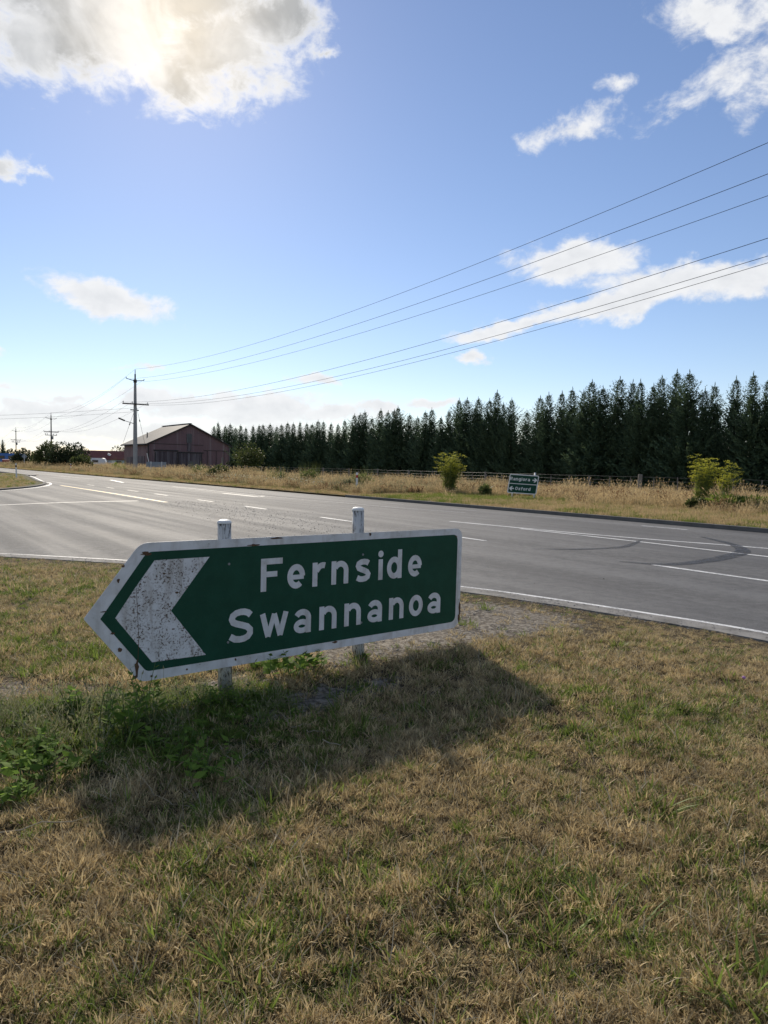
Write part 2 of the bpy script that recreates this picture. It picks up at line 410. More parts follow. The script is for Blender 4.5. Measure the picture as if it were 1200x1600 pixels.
material('maroon_door', m_iron_dark, 0.75, 0.25)
def m_roof_iron(t):
    a = t.noise(t.mapping(t.obj, scale=(1.0, 0.12, 0.12)), 1.6, 4, 0.7); b = t.noise(t.obj, 0.8, 4, 0.65)
    return t.mix(t.ramp(a, 0.35, 0.7), t.mix(b, (0.075, 0.072, 0.070), (0.11, 0.105, 0.10)), (0.15, 0.144, 0.138))
material('roof_iron', m_roof_iron, 0.6, 0.3)
material('roof_red', flat((0.16, 0.05, 0.042), 0.3, 1.2), 0.75, 0.3)
material('wall_blue', flat((0.36, 0.45, 0.55), 0.12, 1.0), 0.8, 0.3)
material('glass_dark', flat((0.02, 0.024, 0.03), 0.1), 0.1, 0.5)
material('white_paint', flat((0.74, 0.74, 0.73), 0.06), 0.5, 0.4)
material('car_red', flat((0.25, 0.02, 0.02), 0.1), 0.3, 0.5)
material('truck_blue', flat((0.03, 0.14, 0.42), 0.1), 0.35, 0.5)
material('tyre', flat((0.02, 0.02, 0.02), 0.2), 0.9, 0.2)
material('rim', flat((0.3, 0.3, 0.3), 0.1), 0.4, 0.5, 0.6)
material('stone', flat((0.30, 0.28, 0.25), 0.35, 20), 0.9, 0.2)
material('thistle_pink', flat((0.42, 0.22, 0.45), 0.15, 30), 0.8, 0.2)

leafy('dry_grass', (0.125, 0.090, 0.040), (0.76, 0.60, 0.33), 0.30, 0.6, 0.3, 0.30, 1.7)
leafy('green_grass', (0.055, 0.082, 0.016), (0.25, 0.33, 0.066), 0.38, 0.55, 0.25, 0.30, 1.3)
leafy('straw', (0.27, 0.225, 0.15), (0.52, 0.46, 0.34), 0.25, 0.7, 0.2, 0.3)
leafy('weed_leaf', (0.062, 0.112, 0.022), (0.25, 0.38, 0.07), 0.55, 0.7, 0.12, 0.3)
leafy('tall_dry', (0.22, 0.155, 0.075), (0.62, 0.475, 0.26), 0.45, 0.75, 0.15, 0.55)
leafy('tall_green', (0.055, 0.082, 0.026), (0.17, 0.20, 0.065), 0.45, 0.6, 0.25, 0.5)
leafy('grey_weed', (0.13, 0.14, 0.065), (0.32, 0.31, 0.18), 0.35, 0.7, 0.2, 0.5)
leafy('verge_green', (0.075, 0.115, 0.02), (0.22, 0.27, 0.05), 0.48, 0.6, 0.25, 0.5)
leafy('conifer', (0.034, 0.064, 0.038), (0.135, 0.190, 0.100), 0.22, 0.65, 0.2, 0.25)
leafy('bush_dark', (0.020, 0.032, 0.014), (0.062, 0.080, 0.030), 0.25, 0.6, 0.25, 0.2)
leafy('bush_light', (0.045, 0.065, 0.020), (0.125, 0.145, 0.045), 0.35, 0.6, 0.25, 0.2)
leafy('fennel_leaf', (0.10, 0.14, 0.03), (0.24, 0.27, 0.07), 0.5, 0.6, 0.2, 0.2)
leafy('fennel_flower', (0.30, 0.33, 0.04), (0.62, 0.60, 0.09), 0.5, 0.6, 0.2, 0.2)
leafy('tall_brown', (0.085, 0.05, 0.03), (0.24, 0.145, 0.075), 0.35, 0.8, 0.1, 0.5)
leafy('daisy', (0.62, 0.62, 0.50), (0.80, 0.78, 0.60), 0.3, 0.7, 0.2, 0.2)

# ------------------------------------------------------------------ the ground and the roads
rng = np.random.default_rng(11)
def wob(x, y):
    """gentle unevenness of the ground"""
    return (np.sin(x * 1.3 + 0.7) * np.cos(y * 1.1 + 0.2) * 0.5 + np.sin(x * 3.1 + y * 2.3) * 0.3 + np.sin(x * 6.7 - y * 5.9 + 1.1) * 0.2)
def sheet(name, pts, z, mat, parent=None):
    m = MB(); m.add([(p[0], p[1], z if len(p) < 3 else p[2]) for p in pts], [tuple(range(len(pts)))])
    o = m.build(name, MATS[mat], parent); return o
def offset(pts, d):
    P = [Vector((p[0], p[1], 0)) for p in pts]; out = []
    for i in range(len(P)):
        t = (P[min(i + 1, len(P) - 1)] - P[max(i - 1, 0)]).normalized(); n = Vector((-t.y, t.x, 0)); out.append(P[i] + n * d)
    return out
def smooth_line(pts, k=6):
    P = [Vector((p[0], p[1], 0)) for p in pts]; Q = [P[0] * 2 - P[1]] + P + [P[-1] * 2 - P[-2]]; out = []
    for i in range(1, len(Q) - 2):
        for j in range(k):
            t = j / k; a, b, c, d = Q[i - 1:i + 3]
            out.append(0.5 * ((2 * b) + (c - a) * t + (2 * a - 5 * b + 4 * c - d) * t * t + (3 * b - a - 3 * c + d) * t ** 3))
    return out + [P[-1]]
def ribbon(name, pts, w, z, mat, parent=None, thick=0.0, taper=False):
    """flat strip of width w along pts (a real kerb when it has thickness)"""
    n = len(pts)
    def ww(i): return w * (0.25 + 0.75 * math.sin(math.pi * (0.04 + 0.92 * i / (n - 1)))) if taper else w
    A = []; B = []
    for i in range(n):
        t = (Vector(pts[min(i + 1, n - 1)]) - Vector(pts[max(i - 1, 0)])).normalized(); q = Vector((-t.y, t.x, 0)) * ww(i) / 2
        A.append(Vector(pts[i]) + q); B.append(Vector(pts[i]) - q)
    m = MB()
    top = [(p.x, p.y, z) for p in A] + [(p.x, p.y, z) for p in B]
    fs = [(i, i + 1, n + i + 1, n + i) for i in range(n - 1)]
    if thick:
        top += [(p.x, p.y, z - thick) for p in A] + [(p.x, p.y, z - thick) for p in B]
        fs += [(i, 2 * n + i, 2 * n + i + 1, i + 1) for i in range(n - 1)] + [(n + i, n + i + 1, 3 * n + i + 1, 3 * n + i) for i in range(n - 1)]
        fs += [(0, n, 3 * n, 2 * n), (n - 1, 3 * n - 1, 4 * n - 1, 2 * n - 1)]
    m.add(top, fs)
    return m.build(name, MATS[mat], parent)

g = sheet('ground', [(-3000, -3000), (3000, -3000), (3000, 3000), (-3000, 3000)], -0.08, 'pasture'); kind(g, 'structure')
# lawn edge line (painted), measured along the near side of the road and round the corner into the side road
EDGE = smooth_line([(46, -51.5), (20, -15.9), (8, 0.62), (5.4, 4.28), (3.67, 6.62), (2.77, 7.52), (1.97, 8.22), (1.01, 8.93), (-0.5, 9.68), (-2.1, 10.24), (-3.81, 10.68), (-4.95, 10.95),
                    (-6.06, 11.17), (-8.2, 11.35), (-11, 11.0), (-14.5, 9.4), (-22, 4.2), (-46, -13.3)], 5)
ISLE = smooth_line([(-62, -1.0), (-30, 22.3), (-22.6, 27.9), (-19.2, 30.8), (-18.2, 32.6), (-18.72, 37.72), (-20.0, 42.26), (-21.84, 46.48), (-24.2, 50.34), (-32.5, 65.3), (-39.3, 75.8), (-101, 160)], 5)
road_pts = []
far_a = 18.9
rp = [rd(-70, far_a), rd(330, far_a)] + [(-171, 255.9, 0)] + list(reversed([(p.x, p.y, 0) for p in offset(ISLE, 0.42)])) + list(reversed([(p.x, p.y, 0) for p in offset(EDGE, 0.32)]))
road = MB(); road.add([(p[0], p[1], 0.0) for p in rp], [tuple(range(len(rp)))])
road = road.build('road', MATS['asphalt']); kind(road, 'structure')
bm = bmesh.new(); bm.from_mesh(road.data); bmesh.ops.triangulate(bm, faces=bm.faces); bm.to_mesh(road.data); bm.free()
PZ = 0.004
ribbon('edge_line', EDGE, 0.16, PZ, 'road_white', road)
ribbon('edge_line', ISLE, 0.13, PZ, 'road_white', road)
def sa_line(name, L, w, mat='road_white', z=PZ, k=4, taper=False):
    P = [rd(s, a) for s, a in L]
    return ribbon(name, smooth_line(P, k) if len(P) > 2 else P, w, z, mat, road, taper=taper)
for s0, s1, a0, a1 in [(47.6, 45.8, 11.38, 11.34), (42.6, 41.0, 11.24, 11.22), (38.4, 36.6, 11.2, 11.2), (33.9, 32.0, 11.15, 11.12), (28.2, 26.5, 11.05, 11.02),
                       (23.5, 21.7, 10.98, 10.92), (17.85, 16.1, 10.74, 10.7), (12.5, 10.75, 10.55, 10.5)]:
    sa_line('lane_dash', [(s0, a0), (s1, a1)], 0.12, 'road_white_faded' if s0 > 24 else 'road_white')
sa_line('lane_dash', [(6.72, 10.36), (3.6, 10.31)], 0.12)
sa_line('lane_dash', [(-1, 10.3), (-4, 10.3)], 0.12); sa_line('lane_dash', [(-8, 10.3), (-11, 10.3)], 0.12)
sa_line('turning_line', [(15.2, 13.42), (11.14, 13.92), (9.3, 14.3), (7.9, 14.72), (6.2, 15.1), (2, 15.9), (-6, 16.2), (-40, 16.2)], 0.14)
sa_line('turning_line', [(12.6, 13.52), (9.07, 13.55), (6.33, 13.42), (0, 13.4), (-40, 13.4)], 0.12)
sa_line('turning_line', [(44.0, 15.6), (34.0, 15.5), (29.0, 15.5), (25.2, 15.75), (21.0, 16.1), (18.0, 16.6)], 0.11, 'road_white_faded')
for s0, s1 in [(11.9, 10.5), (15.9, 14.6), (20, 18.6), (24.4, 22.9), (6.0, 4.6), (1, -.6)]:
    sa_line('shoulder_dash', [(s0, 17.72), (s1, 17.72)], 0.10, 'road_white_faded' if s0 > 13 else 'road_white')
sa_line('no_passing_line', [(46.0, 9.47), (35.8, 9.40), (26.6, 9.2)], 0.17, 'road_yellow')
sa_line('holding_line', [(25.8, 3.0), (26.13, 3.53), (27.29, 5.94), (27.8, 8.5)], 0.26, 'road_white_faded')
sa_line('median_line', [(59.7, 16.07), (52.5, 15.0)], 0.22)
sa_line('road_arrow', [(34.2, 14.75), (30.2, 14.8)], 0.24, 'road_white_faded'); sa_line('road_arrow', [(31.2, 14.35), (30.2, 14.8), (30.7, 15.3)], 0.20, 'road_white_faded', z=PZ + .002)
for s0, s1, a in [(96, 62, 15.4), (130, 100, 15.4)]: sa_line('median_line', [(s0, a), (s1, a)], 0.12, 'road_white_faded')
sa_line('tyre_mark', [(9.24, 10.3), (8.8, 11.06), (8.64, 12.21), (9.3, 13.85)], 0.19, 'rubber_mark', PZ + 0.003, 8, True)
sa_line('tyre_mark', [(7.25, 10.2), (6.68, 10.54), (6.55, 11.41), (6.72, 12.68), (7.05, 13.88), (7.9, 15.05), (9.2, 16.1)], 0.30, 'rubber_mark', PZ + 0.003, 8, True)
sa_line('tyre_mark', [(6.9, 16.4), (6.0, 15.4), (5.6, 14.0), (5.5, 12.6)], 0.10, 'rubber_mark', PZ + 0.003, 8, True)
# far kerb and near kerb
k = ribbon('far_kerb', [rd(s, far_a + 0.10) for s in range(-70, 30, 3)] + [rd(29.2, far_a + 0.16)], 0.20, 0.115, 'kerb_concrete', thick=0.2); kind(k, 'structure')
KERB = offset(EDGE, 0.25)
k = ribbon('corner_kerb', KERB, 0.30, 0.026, 'concrete', thick=0.1); kind(k, 'structure')
k = ribbon('side_road_kerb', offset(ISLE, 0.34), 0.20, 0.07, 'kerb_concrete', thick=0.1); kind(k, 'structure')
# verge beyond the road, one sheet
V = MB(); cols = [18.98, 20.2, 23, 30, 40, 70, 160]; zz = [0.075, 0.12, 0.14, 0.16, 0.15, 0.12, 0.0]
ss = list(np.linspace(-70, 330, 60))
V.add([tuple(rd(s, a, z)) for s in ss for a, z in zip(cols, zz)], [(i * 7 + j, i * 7 + j + 1, i * 7 + j + 8, i * 7 + j + 7) for i in range(59) for j in range(6)])
vg = V.build('verge', MATS['pasture']); kind(vg, 'structure')
# corner island on the far side of the side road
isl = offset(ISLE, 0.42)
sub = [p for p in isl if -45 < p.x and p.y < 90]
P = [(p.x, p.y, 0.05) for p in sub] + [(-75, 90, 0.05), (-75, 10, 0.05)]
o = sheet('island_ground', P, 0.05, 'pasture'); kind(o, 'structure')
o = sheet('sealed_path', [(-33.0, 61.5), (-36.8, 66.0), (-60, 64), (-60, 55)], 0.056, 'dark_seal'); kind(o, 'structure')

# ---- the lawn in front: a fine grid, with bare earth and greener spots
LAWN_EDGE = [(p.x, p.y) for p in offset(EDGE, 0.40)]
def inside_lawn(x, y):
    inside = np.zeros(x.shape, bool); poly = LAWN_EDGE + [(-46, -60), (46, -60)]
    j = len(poly) - 1
    for i in range(len(poly)):
        xi, yi = poly[i]; xj, yj = poly[j]
        if yi != yj:
            c = ((yi > y) != (yj > y)) & (x < (xj - xi) * (y - yi) / (yj - yi) + xi); inside ^= c
        j = i
    return inside
SIGN_C = Vector((-0.3775, 4.95, 0.615)); SIGN_YAW = R(39.91)
SD = Vector((math.cos(SIGN_YAW), math.sin(SIGN_YAW), 0)); SN = Vector((math.sin(SIGN_YAW), -math.cos(SIGN_YAW), 0))
def blob(x, y, cx, cy, rx, ry, ang=0.0):
    c, s = math.cos(ang), math.sin(ang); dx, dy = x - cx, y - cy
    return np.exp(-(((dx * c + dy * s) / rx) ** 2 + ((-dx * s + dy * c) / ry) ** 2))
def dirt_at(x, y):
    d = 1.1 * blob(x, y, 0.25, 5.75, 1.15, 0.36, SIGN_YAW) + 1.0 * blob(x, y, 1.0, 7.1, 1.0, 0.75, -0.5) + 0.8 * blob(x, y, -2.55, 4.35, 0.9, 0.22, 0.25) + 0.6 * blob(x, y, -1.05, 4.55, 0.35, 0.2, 0.6)
    d += 0.8 * blob(x, y, -0.35, 4.35, 0.85, 0.22, SIGN_YAW)
    d += 0.55 * blob(x, y, -1.75, 3.25, 0.5, 0.25, 0.3)
    return np.clip(d, 0, 1)
def fbm(x, y, s, seed=0):
    v = 0
    for k, a in enumerate((1, 0.6, 0.4, 0.28)):
        f = s * 2.03 ** k; q = seed * 1.7 + k * 2.1
        v = v + a * np.sin(f * x + 1.7 * np.sin(f * 0.83 * y + q) + q) * np.cos(f * 0.91 * y + 1.3 * np.sin(f * 0.77 * x - q) + 0.4 * q)
    return v / 1.6
def green_at(x, y):
    g = 1.1 * blob(x, y, -1.55, 3.75, 0.85, 0.42, 0.45) + 0.9 * blob(x, y, -2.3, 3.75, 0.7, 0.3, 0.1) + 0.75 * blob(x, y, -1.15, 4.2, 0.5, 0.3, 0.6)
    g += 0.6 * blob(x, y, -0.75, 3.6, 0.9, 0.3, 0.5) + 0.5 * blob(x, y, -2.6, 5.2, 1.2, 0.7) + 0.35 * blob(x, y, -4.5, 8, 2.5, 1.4)
    g += 0.5 * blob(x, y, 2.1, 4.1, 0.7, 0.7) + 0.45 * blob(x, y, 1.45, 2.3, 0.5, 0.4) + 0.4 * blob(x, y, 0.1, 2.3, 0.8, 0.4)
    g += 0.36 * fbm(x, y, 2.3, 1) + 0.34 * fbm(x, y, 5.5, 2) + 0.25
    return np.clip(g, 0, 1)
EA = np.array([(p.x, p.y) for p in EDGE])
def edge_dist(x, y):
    """distance to the painted edge line"""
    d = np.full(np.shape(x), 1e9)
    for i in range(len(EA) - 1):
        ax, ay = EA[i]; bx, by = EA[i + 1] - EA[i]; t = np.clip(((x - ax) * bx + (y - ay) * by) / (bx * bx + by * by), 0, 1)
        d = np.minimum(d, np.hypot(x - ax - t * bx, y - ay - t * by))
    return d
def edge_ramp(x, y):
    t = np.clip((edge_dist(x, y) - 0.35) / 1.6, 0, 1); return t * t * (3 - 2 * t)
def lawn_z(x, y):
    k = edge_ramp(x, y); z = 0.020 + k * (0.030 + 0.014 * wob(x, y) + 0.008 * fbm(x, y, 9.0, 3) + 0.010 * fbm(x, y, 19.0, 13))
    z = z + 0.05 * blob(x, y, 0.1, 5.5, 0.9, 0.5, SIGN_YAW)
    return z
st = 0.055
gx = np.arange(-11, 9, st); gy = np.arange(-1.5, 12.2, st)
X, Y = np.meshgrid(gx, gy, indexing='ij'); Z = lawn_z(X, Y)
ok = inside_lawn(X, Y)
idx = -np.ones(X.shape, int); 
cell = ok[:-1, :-1] & ok[1:, :-1] & ok[:-1, 1:] & ok[1:, 1:]
use = np.zeros(X.shape, bool)
use[:-1, :-1] |= cell; use[1:, :-1] |= cell; use[:-1, 1:] |= cell; use[1:, 1:] |= cell
idx[use] = np.arange(use.sum())
ci, cj = np.nonzero(cell)
fs = np.stack([idx[ci, cj], idx[ci + 1, cj], idx[ci + 1, cj + 1], idx[ci, cj + 1]], 1)
me = bpy.data.meshes.new('lawn'); me.from_pydata(np.stack([X[use], Y[use], Z[use]], 1).tolist(), [], fs.tolist())
for nm, arr in (('dirt', dirt_at(X[use], Y[use])), ('green', green_at(X[use], Y[use]))):
    a = me.attributes.new(nm, 'FLOAT', 'POINT'); a.data.foreach_set('value', arr.astype(np.float32))
me.materials.append(MATS['lawn_soil']); me.shade_smooth()
lawn = link('lawn', me); kind(lawn, 'structure')
lo = [(p[0], p[1], 0.0) for p in LAWN_EDGE] + [(-46, -60, 0.0), (46, -60, 0.0)]
o = MB().add(lo, [tuple(range(len(lo)))]).build('lawn_ground', MATS['pasture']); kind(o, 'structure')

# ------------------------------------------------------------------ lettering: strokes of even width
def arc(cx, cy, rx, ry, a0, a1, n=18):
    return [(cx + rx * math.cos(R(a0 + (a1 - a0) * i / n)), cy + ry * math.sin(R(a0 + (a1 - a0) * i / n))) for i in range(n + 1)]
# unit: height of a small letter = 1; stroke 0.25; (points, closed)
GLYPH = {
 'o': (0.87, [(arc(.435, .5, .31, .378, 0, 360, 28)[:-1], True)]),
 'e': (0.86, [(arc(.43, .5, .305, .378, 0, 312, 26), False), ([(.13, .47), (.80, .47)], False, .19)]),
 'n': (0.88, [([(.125, 0), (.125, 1)], False), ([(.20, .70)] + arc(.465, .575, .29, .30, 145, 0, 12) + [(.755, 0)], False)]),
 'a': (0.84, [(arc(.42, .62, .295, .258, 155, 0, 12) + [(.715, 0)], False), (arc(.40, .295, .275, .18, 0, 360, 24)[:-1], True, .225)]),
 'r': (0.68, [([(.125, 0), (.125, 1)], False), ([(.2, .66)] + arc(.52, .50, .33, .375, 148, 72, 8), False)]),
 's': (0.82, [([(.70, .80), (.60, .865), (.46, .885), (.30, .87), (.17, .80), (.14, .71), (.19, .61), (.32, .55), (.48, .49), (.62, .42), (.69, .32), (.66, .21), (.55, .14), (.40, .115), (.24, .13), (.10, .20)], False)]),
 'i': (0.27, [([(.135, 0), (.135, .93)], False), (arc(.135, 1.17, .075, .075, 0, 360, 14)[:-1], True, .15)]),
 'd': (0.87, [(arc(.42, .5, .30, .378, 0, 360, 26)[:-1], True), ([(.745, 0), (.745, 1.32)], False)]),
 'w': (1.28, [([(.11, 1), (.37, .06)], False, .24), ([(.37, .06), (.64, .96)], False, .22), ([(.64, .96), (.91, .06)], False, .22), ([(.91, .06), (1.17, 1)], False, .24)]),
 'F': (0.98, [([(.13, 0), (.13, 1.31)], False), ([(.13, 1.19), (.98, 1.19)], False, .24), ([(.13, .68), (.74, .68)], False, .22)]),
 'S': (1.10, [([(.95, 1.03), (.84, 1.13), (.68, 1.185), (.52, 1.19), (.34, 1.155), (.20, 1.06), (.16, .94), (.22, .81), (.36, .74), (.58, .67), (.80, .59), (.93, .46), (.93, .32), (.84, .20), (.68, .135), (.50, .12), (.30, .15), (.10, .27)], False)]),
 'R': (0.98, [([(.125, 0), (.125, 1.31)], False), ([(.125, 1.19), (.55, 1.19)] + arc(.55, .91, .27, .28, 90, -90, 10) + [(.125, .63)], False), ([(.50, .62), (.86, .0)], False)]),
 'g': (0.87, [(arc(.42, .5, .30, .378, 0, 360, 26)[:-1], True), ([(.745, 1)] + [(.745, -.08)] + arc(.44, -.08, .305, .24, 0, -140, 10), False)]),
 'O': (1.06, [(arc(.53, .655, .40, .53, 0, 360, 28)[:-1], True)]),
 'x': (0.90, [([(.12, 1), (.78, 0)], False), ([(.78, 1), (.12, 0)], False)]),
 'f': (0.56, [([(.20, 0), (.20, .95)] + arc(.46, .95, .26, .25, 180, 80, 8), False), ([(0, .90), (.52, .90)], False, .2)]),
}
def stroke(m, pts, closed, w, put, lift):
    n = len(pts); A = []; B = []
    for i in range(n):
        p = Vector(pts[i]); a = Vector(pts[(i - 1) % n]) if (closed or i) else None; b = Vector(pts[(i + 1) % n]) if (closed or i < n - 1) else None
        d0 = (p - a).normalized() if a is not None else (b - p).normalized(); d1 = (b - p).normalized() if b is not None else d0
        t = (d0 + d1).normalized(); q = Vector((-t.y, t.x)); k = w / 2 / max(0.5, q.dot(Vector((-d0.y, d0.x))))
        A.append(p + q * k); B.append(p - q * k)
    V = [put(p.x, p.y, lift) for p in A] + [put(p.x, p.y, lift) for p in B]
    F = [(i, (i + 1) % n, n + (i + 1) % n, n + i) for i in range(n if closed else n - 1)]
    m.add(V, F)
def letter(ch, x0, base, xh, width, parent, mat, put, sw=0.25):
    """one letter as a thin raised mesh; put(s, h, d) places it in the sign's plane"""
    w, strokes = GLYPH[ch]; fx = width / w; m = MB()
    for i, sk in enumerate(strokes):
        ww = (sk[2] if len(sk) > 2 else sw)
        stroke(m, [(p[0] * fx / xh, p[1]) for p in sk[0]], sk[1], ww, lambda a, b, l: put(x0 + a * xh, base + b * xh, l), 0.0006 * i)
    me = m.mesh('letter', MATS[mat])
    bm = bmesh.new(); bm.from_mesh(me)
    bmesh.ops.recalc_face_normals(bm, faces=bm.faces); bm.to_mesh(me); bm.free()
    o = link('letter', me, parent); o['label'] = 'white letter ' + ch if ch.islower() else 'white capital letter ' + ch
    return o
def round_poly(P, rads, n=7):
    """polygon with rounded corners"""
    out = []
    for i, p in enumerate(P):
        p = Vector(p); a = (Vector(P[i - 1]) - p); b = (Vector(P[(i + 1) % len(P)]) - p); r = rads[i]
        if r <= 0: out.append(tuple(p)); continue
        ang = a.angle(b); l = min(r / math.tan(ang / 2), a.length * .45, b.length * .45); p0 = p + a.normalized() * l; p1 = p + b.normalized() * l
        for k in range(n + 1):
            t = k / n; out.append(tuple(p0 * (1 - t) ** 2 + p * 2 * t * (1 - t) + p1 * t ** 2))
    return out

# ------------------------------------------------------------------ the big sign on the lawn
def big_sign():
    root = empty('direction_sign', (SIGN_C.x, SIGN_C.y, 0.05), SIGN_YAW)
    tag(root, 'weathered green arrow-shaped sign reading Fernside Swannanoa on two white posts on the lawn', 'road sign')
    zc = SIGN_C.z - 0.05; roll = -0.007
    # local frame: x along the sign, -y to the viewer, z up
    def put(s, h, d): return Vector((s * math.cos(roll) - h * math.sin(roll), -d, zc + s * math.sin(roll) + h * math.cos(roll)))
    L, H, T = 2.66 / 2, 0.819 / 2, 0.328
    outer = round_poly([(-L - T, 0.0), (-L - .01, -H), (L, -H), (L, H), (-L - .01, H)], [0.012, 0.09, 0.10, 0.085, 0.11])
    m = MB(); m.prism(outer, lambda s, h: put(s, h, -0.004), lambda s, h: put(s, h, 0.0))
    plate = m.build('panel', MATS['sign_white'], root); plate['label'] = 'white bordered sheet metal plate, rust-flecked at the arrow end'
    inner = round_poly([(-L - T + .09, -0.01), (-L + 0.028, -H + .058), (L - .052, -H + .052), (L - .052, H - .05), (-L + 0.028, H - .055)], [0.0, 0.05, 0.06, 0.055, 0.07])
    m = MB(); m.add([put(s, h, 0.0012) for s, h in inner], [tuple(range(len(inner)))]); gface = m.build('green_face', MATS['sign_green'], plate)
    ch = [(-1.485, -0.014), (-1.372, 0.15), (-1.258, 0.303), (-0.909, 0.304), (-1.155, -0.007), (-0.926, -0.308), (-1.268, -0.302)]
    # slightly ragged upper edge of the chevron, as its film has worn
    m = MB(); m.add([put(s, h, 0.0022) for s, h in ch], [(0, 4, 3, 2, 1), (0, 6, 5, 4)]); m.build('chevron', MATS['chevron_white'], plate)
    # crease across the arrow end and rust at the edges
    m = MB(); cr = [(-1.366, 0.15), (-1.357, 0.0), (-1.349, -0.15), (-1.354, -0.30)]
    m.add([put(s - .0014, h, 0.003) for s, h in cr] + [put(s + .0014, h, 0.003) for s, h in cr], [(i, i + 1, 5 + i, 4 + i) for i in range(3)]); m.build('crease', MATS['rust'], plate)
    rr = random.Random(5)
    def rust_patch(s, h, a, b, n=11):
        P = []
        for k in range(n):
            t = 2 * math.pi * k / n; q = 0.6 + 0.7 * rr.random(); P.append(put(s + a * q * math.cos(t), h + b * q * math.sin(t), 0.0032))
        return MB().add(P, [tuple(range(n))]).build('rust_patch', MATS['rust'], plate)
    for s, h, a, b in [(L - .006, -.26, .010, .05), (L - .012, -.33, .016, .03), (-1.36, -.315, .012, .05), (-1.37, -.375, .014, .012), (0.065, -.362, .03, .008), (-.60, .362, .045, .007),
                       (-.42, .40, .05, .006), (-1.31, .345, .03, .012), (-1.47, .20, .010, .012), (-1.55, .03, .018, .004), (-1.44, .28, .010, .008), (-1.27, -.385, .008, .006), (-.72, -.37, .007, .009), (-1.05, -.38, .006, .006),
                       (.36, .395, .01, .012), (-1.12, .10, .01, .006), (-1.2, .22, .006, .006), (-1.02, .22, .006, .006), (-1.14, -.12, .012, .005), (L - .07, .345, .012, .006), (-1.5, -.1, .015, .007), (-1.46, -.2, .012, .012)]:
        rust_patch(s, h, a, b)
    y1, y2, xh = 0.051, -0.262, 0.166
    for chx, s, w in [('F', -.547, .165), ('e', -.343, .141), ('r', -.141, .114), ('n', .019, .150), ('s', .231, .143), ('i', .444, .047), ('d', .531, .146), ('e', .742, .143)]:
        letter(chx, s, y1, xh, w, plate, 'letter_white', lambda a, b, l: put(a, b, 0.0022 + l))
    for chx, s, w in [('S', -.778, .188), ('w', -.547, .216), ('a', -.288, .143), ('n', -.077, .150), ('n', .140, .152), ('a', .351, .142), ('n', .560, .147), ('o', .763, .145), ('a', .957, .145)]:
        letter(chx, s, y2, xh, w, plate, 'letter_white', lambda a, b, l: put(a, b, 0.0022 + l))
    for s, top, foot, lean in ((-.775, 0.508, -0.10, 0.012), (.298, 0.565, -0.10, 0.024)):
        r = 0.0435; zt = zc + top; zf = 0.05 - 0.15
        c0 = Vector((s + lean, 0.012 + r, zf)); c1 = Vector((s - lean * .3, 0.012 + r, zt))
        m = MB(); m.path([c0, c0.lerp(c1, .5), c1], [r * 1.06, r * 1.02, r], 20)
        post = m.build('post', MATS['peeling_white'], root, True)
        cap = MB().path([c1 + Vector((0, 0, .0015)), c1 + Vector((0, 0, .010)), c1 + Vector((0, 0, .020)), c1 + Vector((0, 0, .026))], [r * 1.06, r * 1.04, r * .85, r * .45], 20)
        cp = cap.build('post_cap', MATS['white_plastic'], post)
        for h in (.25, -.25):
            MB().tube(put(s, h, 0.001) + Vector((0, 0, 0)), put(s, h, 0.0055), 0.009, 0.007, 8).build('bolt', MATS['steel_grey'], plate)
    return root
big_sign()

# ------------------------------------------------------------------ the small sign across the road
def small_sign():
    c = rd(23.35, 24.35, 0.12) + Vector((.58, 0.1, 0))
    yaw = math.atan2(-0.10, 1.0) + R(0)
    root = empty('direction_sign', c, yaw)
    tag(root, 'small green sign with white arrows reading Rangiora and Oxford, standing in the verge grass', 'road sign')
    zc = 0.72; W, H = 1.36 / 2, 0.90 / 2; roll = R(-2.6); sh = -0.09
    def put(s, h, d): return Vector((s * math.cos(roll) - h * math.sin(roll) + h * .08, -d, zc + s * math.sin(roll) + h * math.cos(roll)))
    m = MB(); m.prism(round_poly([(-W, -H), (W, -H), (W, H), (-W, H)], [.09] * 4), lambda s, h: put(s, h, -.006), lambda s, h: put(s, h, 0))
    plate = m.build('panel', MATS['white_plastic'], root)
    for h0, h1 in ((0.022, H - .045), (-H + .045, -0.012)):
        m = MB(); P = round_poly([(-W + .045, h0), (W - .045, h0), (W - .045, h1), (-W + .045, h1)], [.0 if h0 > 0 else .05] * 2 + [.05 if h0 > 0 else 0] * 2)
        m.add([put(s, h, .003) for s, h in P], [tuple(range(len(P)))]); m.build('green_face', MATS['sign_green'], plate)
    pt = lambda a, b, l: put(a, b, .006 + l)
    x = -.63
    for chx, w in zip('Rangiora', (.118, .100, .100, .102, .036, .102, .078, .102)):
        letter(chx, x, .155, .115, w, plate, 'white_plastic', pt, .26); x += w + .026
    x = -.33
    for chx, w in zip('Oxford', (.118, .102, .074, .102, .078, .102)):
        letter(chx, x, -.29, .115, w, plate, 'white_plastic', pt, .26); x += w + .026
    for cx, cy, sg in ((.51, .215, 1), (-.50, -.225, -1)):
        m = MB(); P = [(-.11, .028), (.0, .028), (-.045, .10), (.015, .10), (.12, 0), (.015, -.10), (-.045, -.10), (.0, -.028), (-.11, -.028)]
        m.add([put(cx + sg * a, cy + b, .006) for a, b in P], [(0, 1, 7, 8), (1, 2, 3, 4), (1, 4, 7), (7, 4, 5, 6)]); m.build('arrow', MATS['white_plastic'], plate)
    for s, top in ((-.50, .40), (.52, .60)):
        MB().path([Vector((s, .05, -.3)), Vector((s + .02, .05, zc + top - .05)), Vector((s + .02, .05, zc + top - (.07 if s > 0 else 0)))], [.042, .04, .03], 12).build('post', MATS['white_plastic'], root, True)
small_sign()
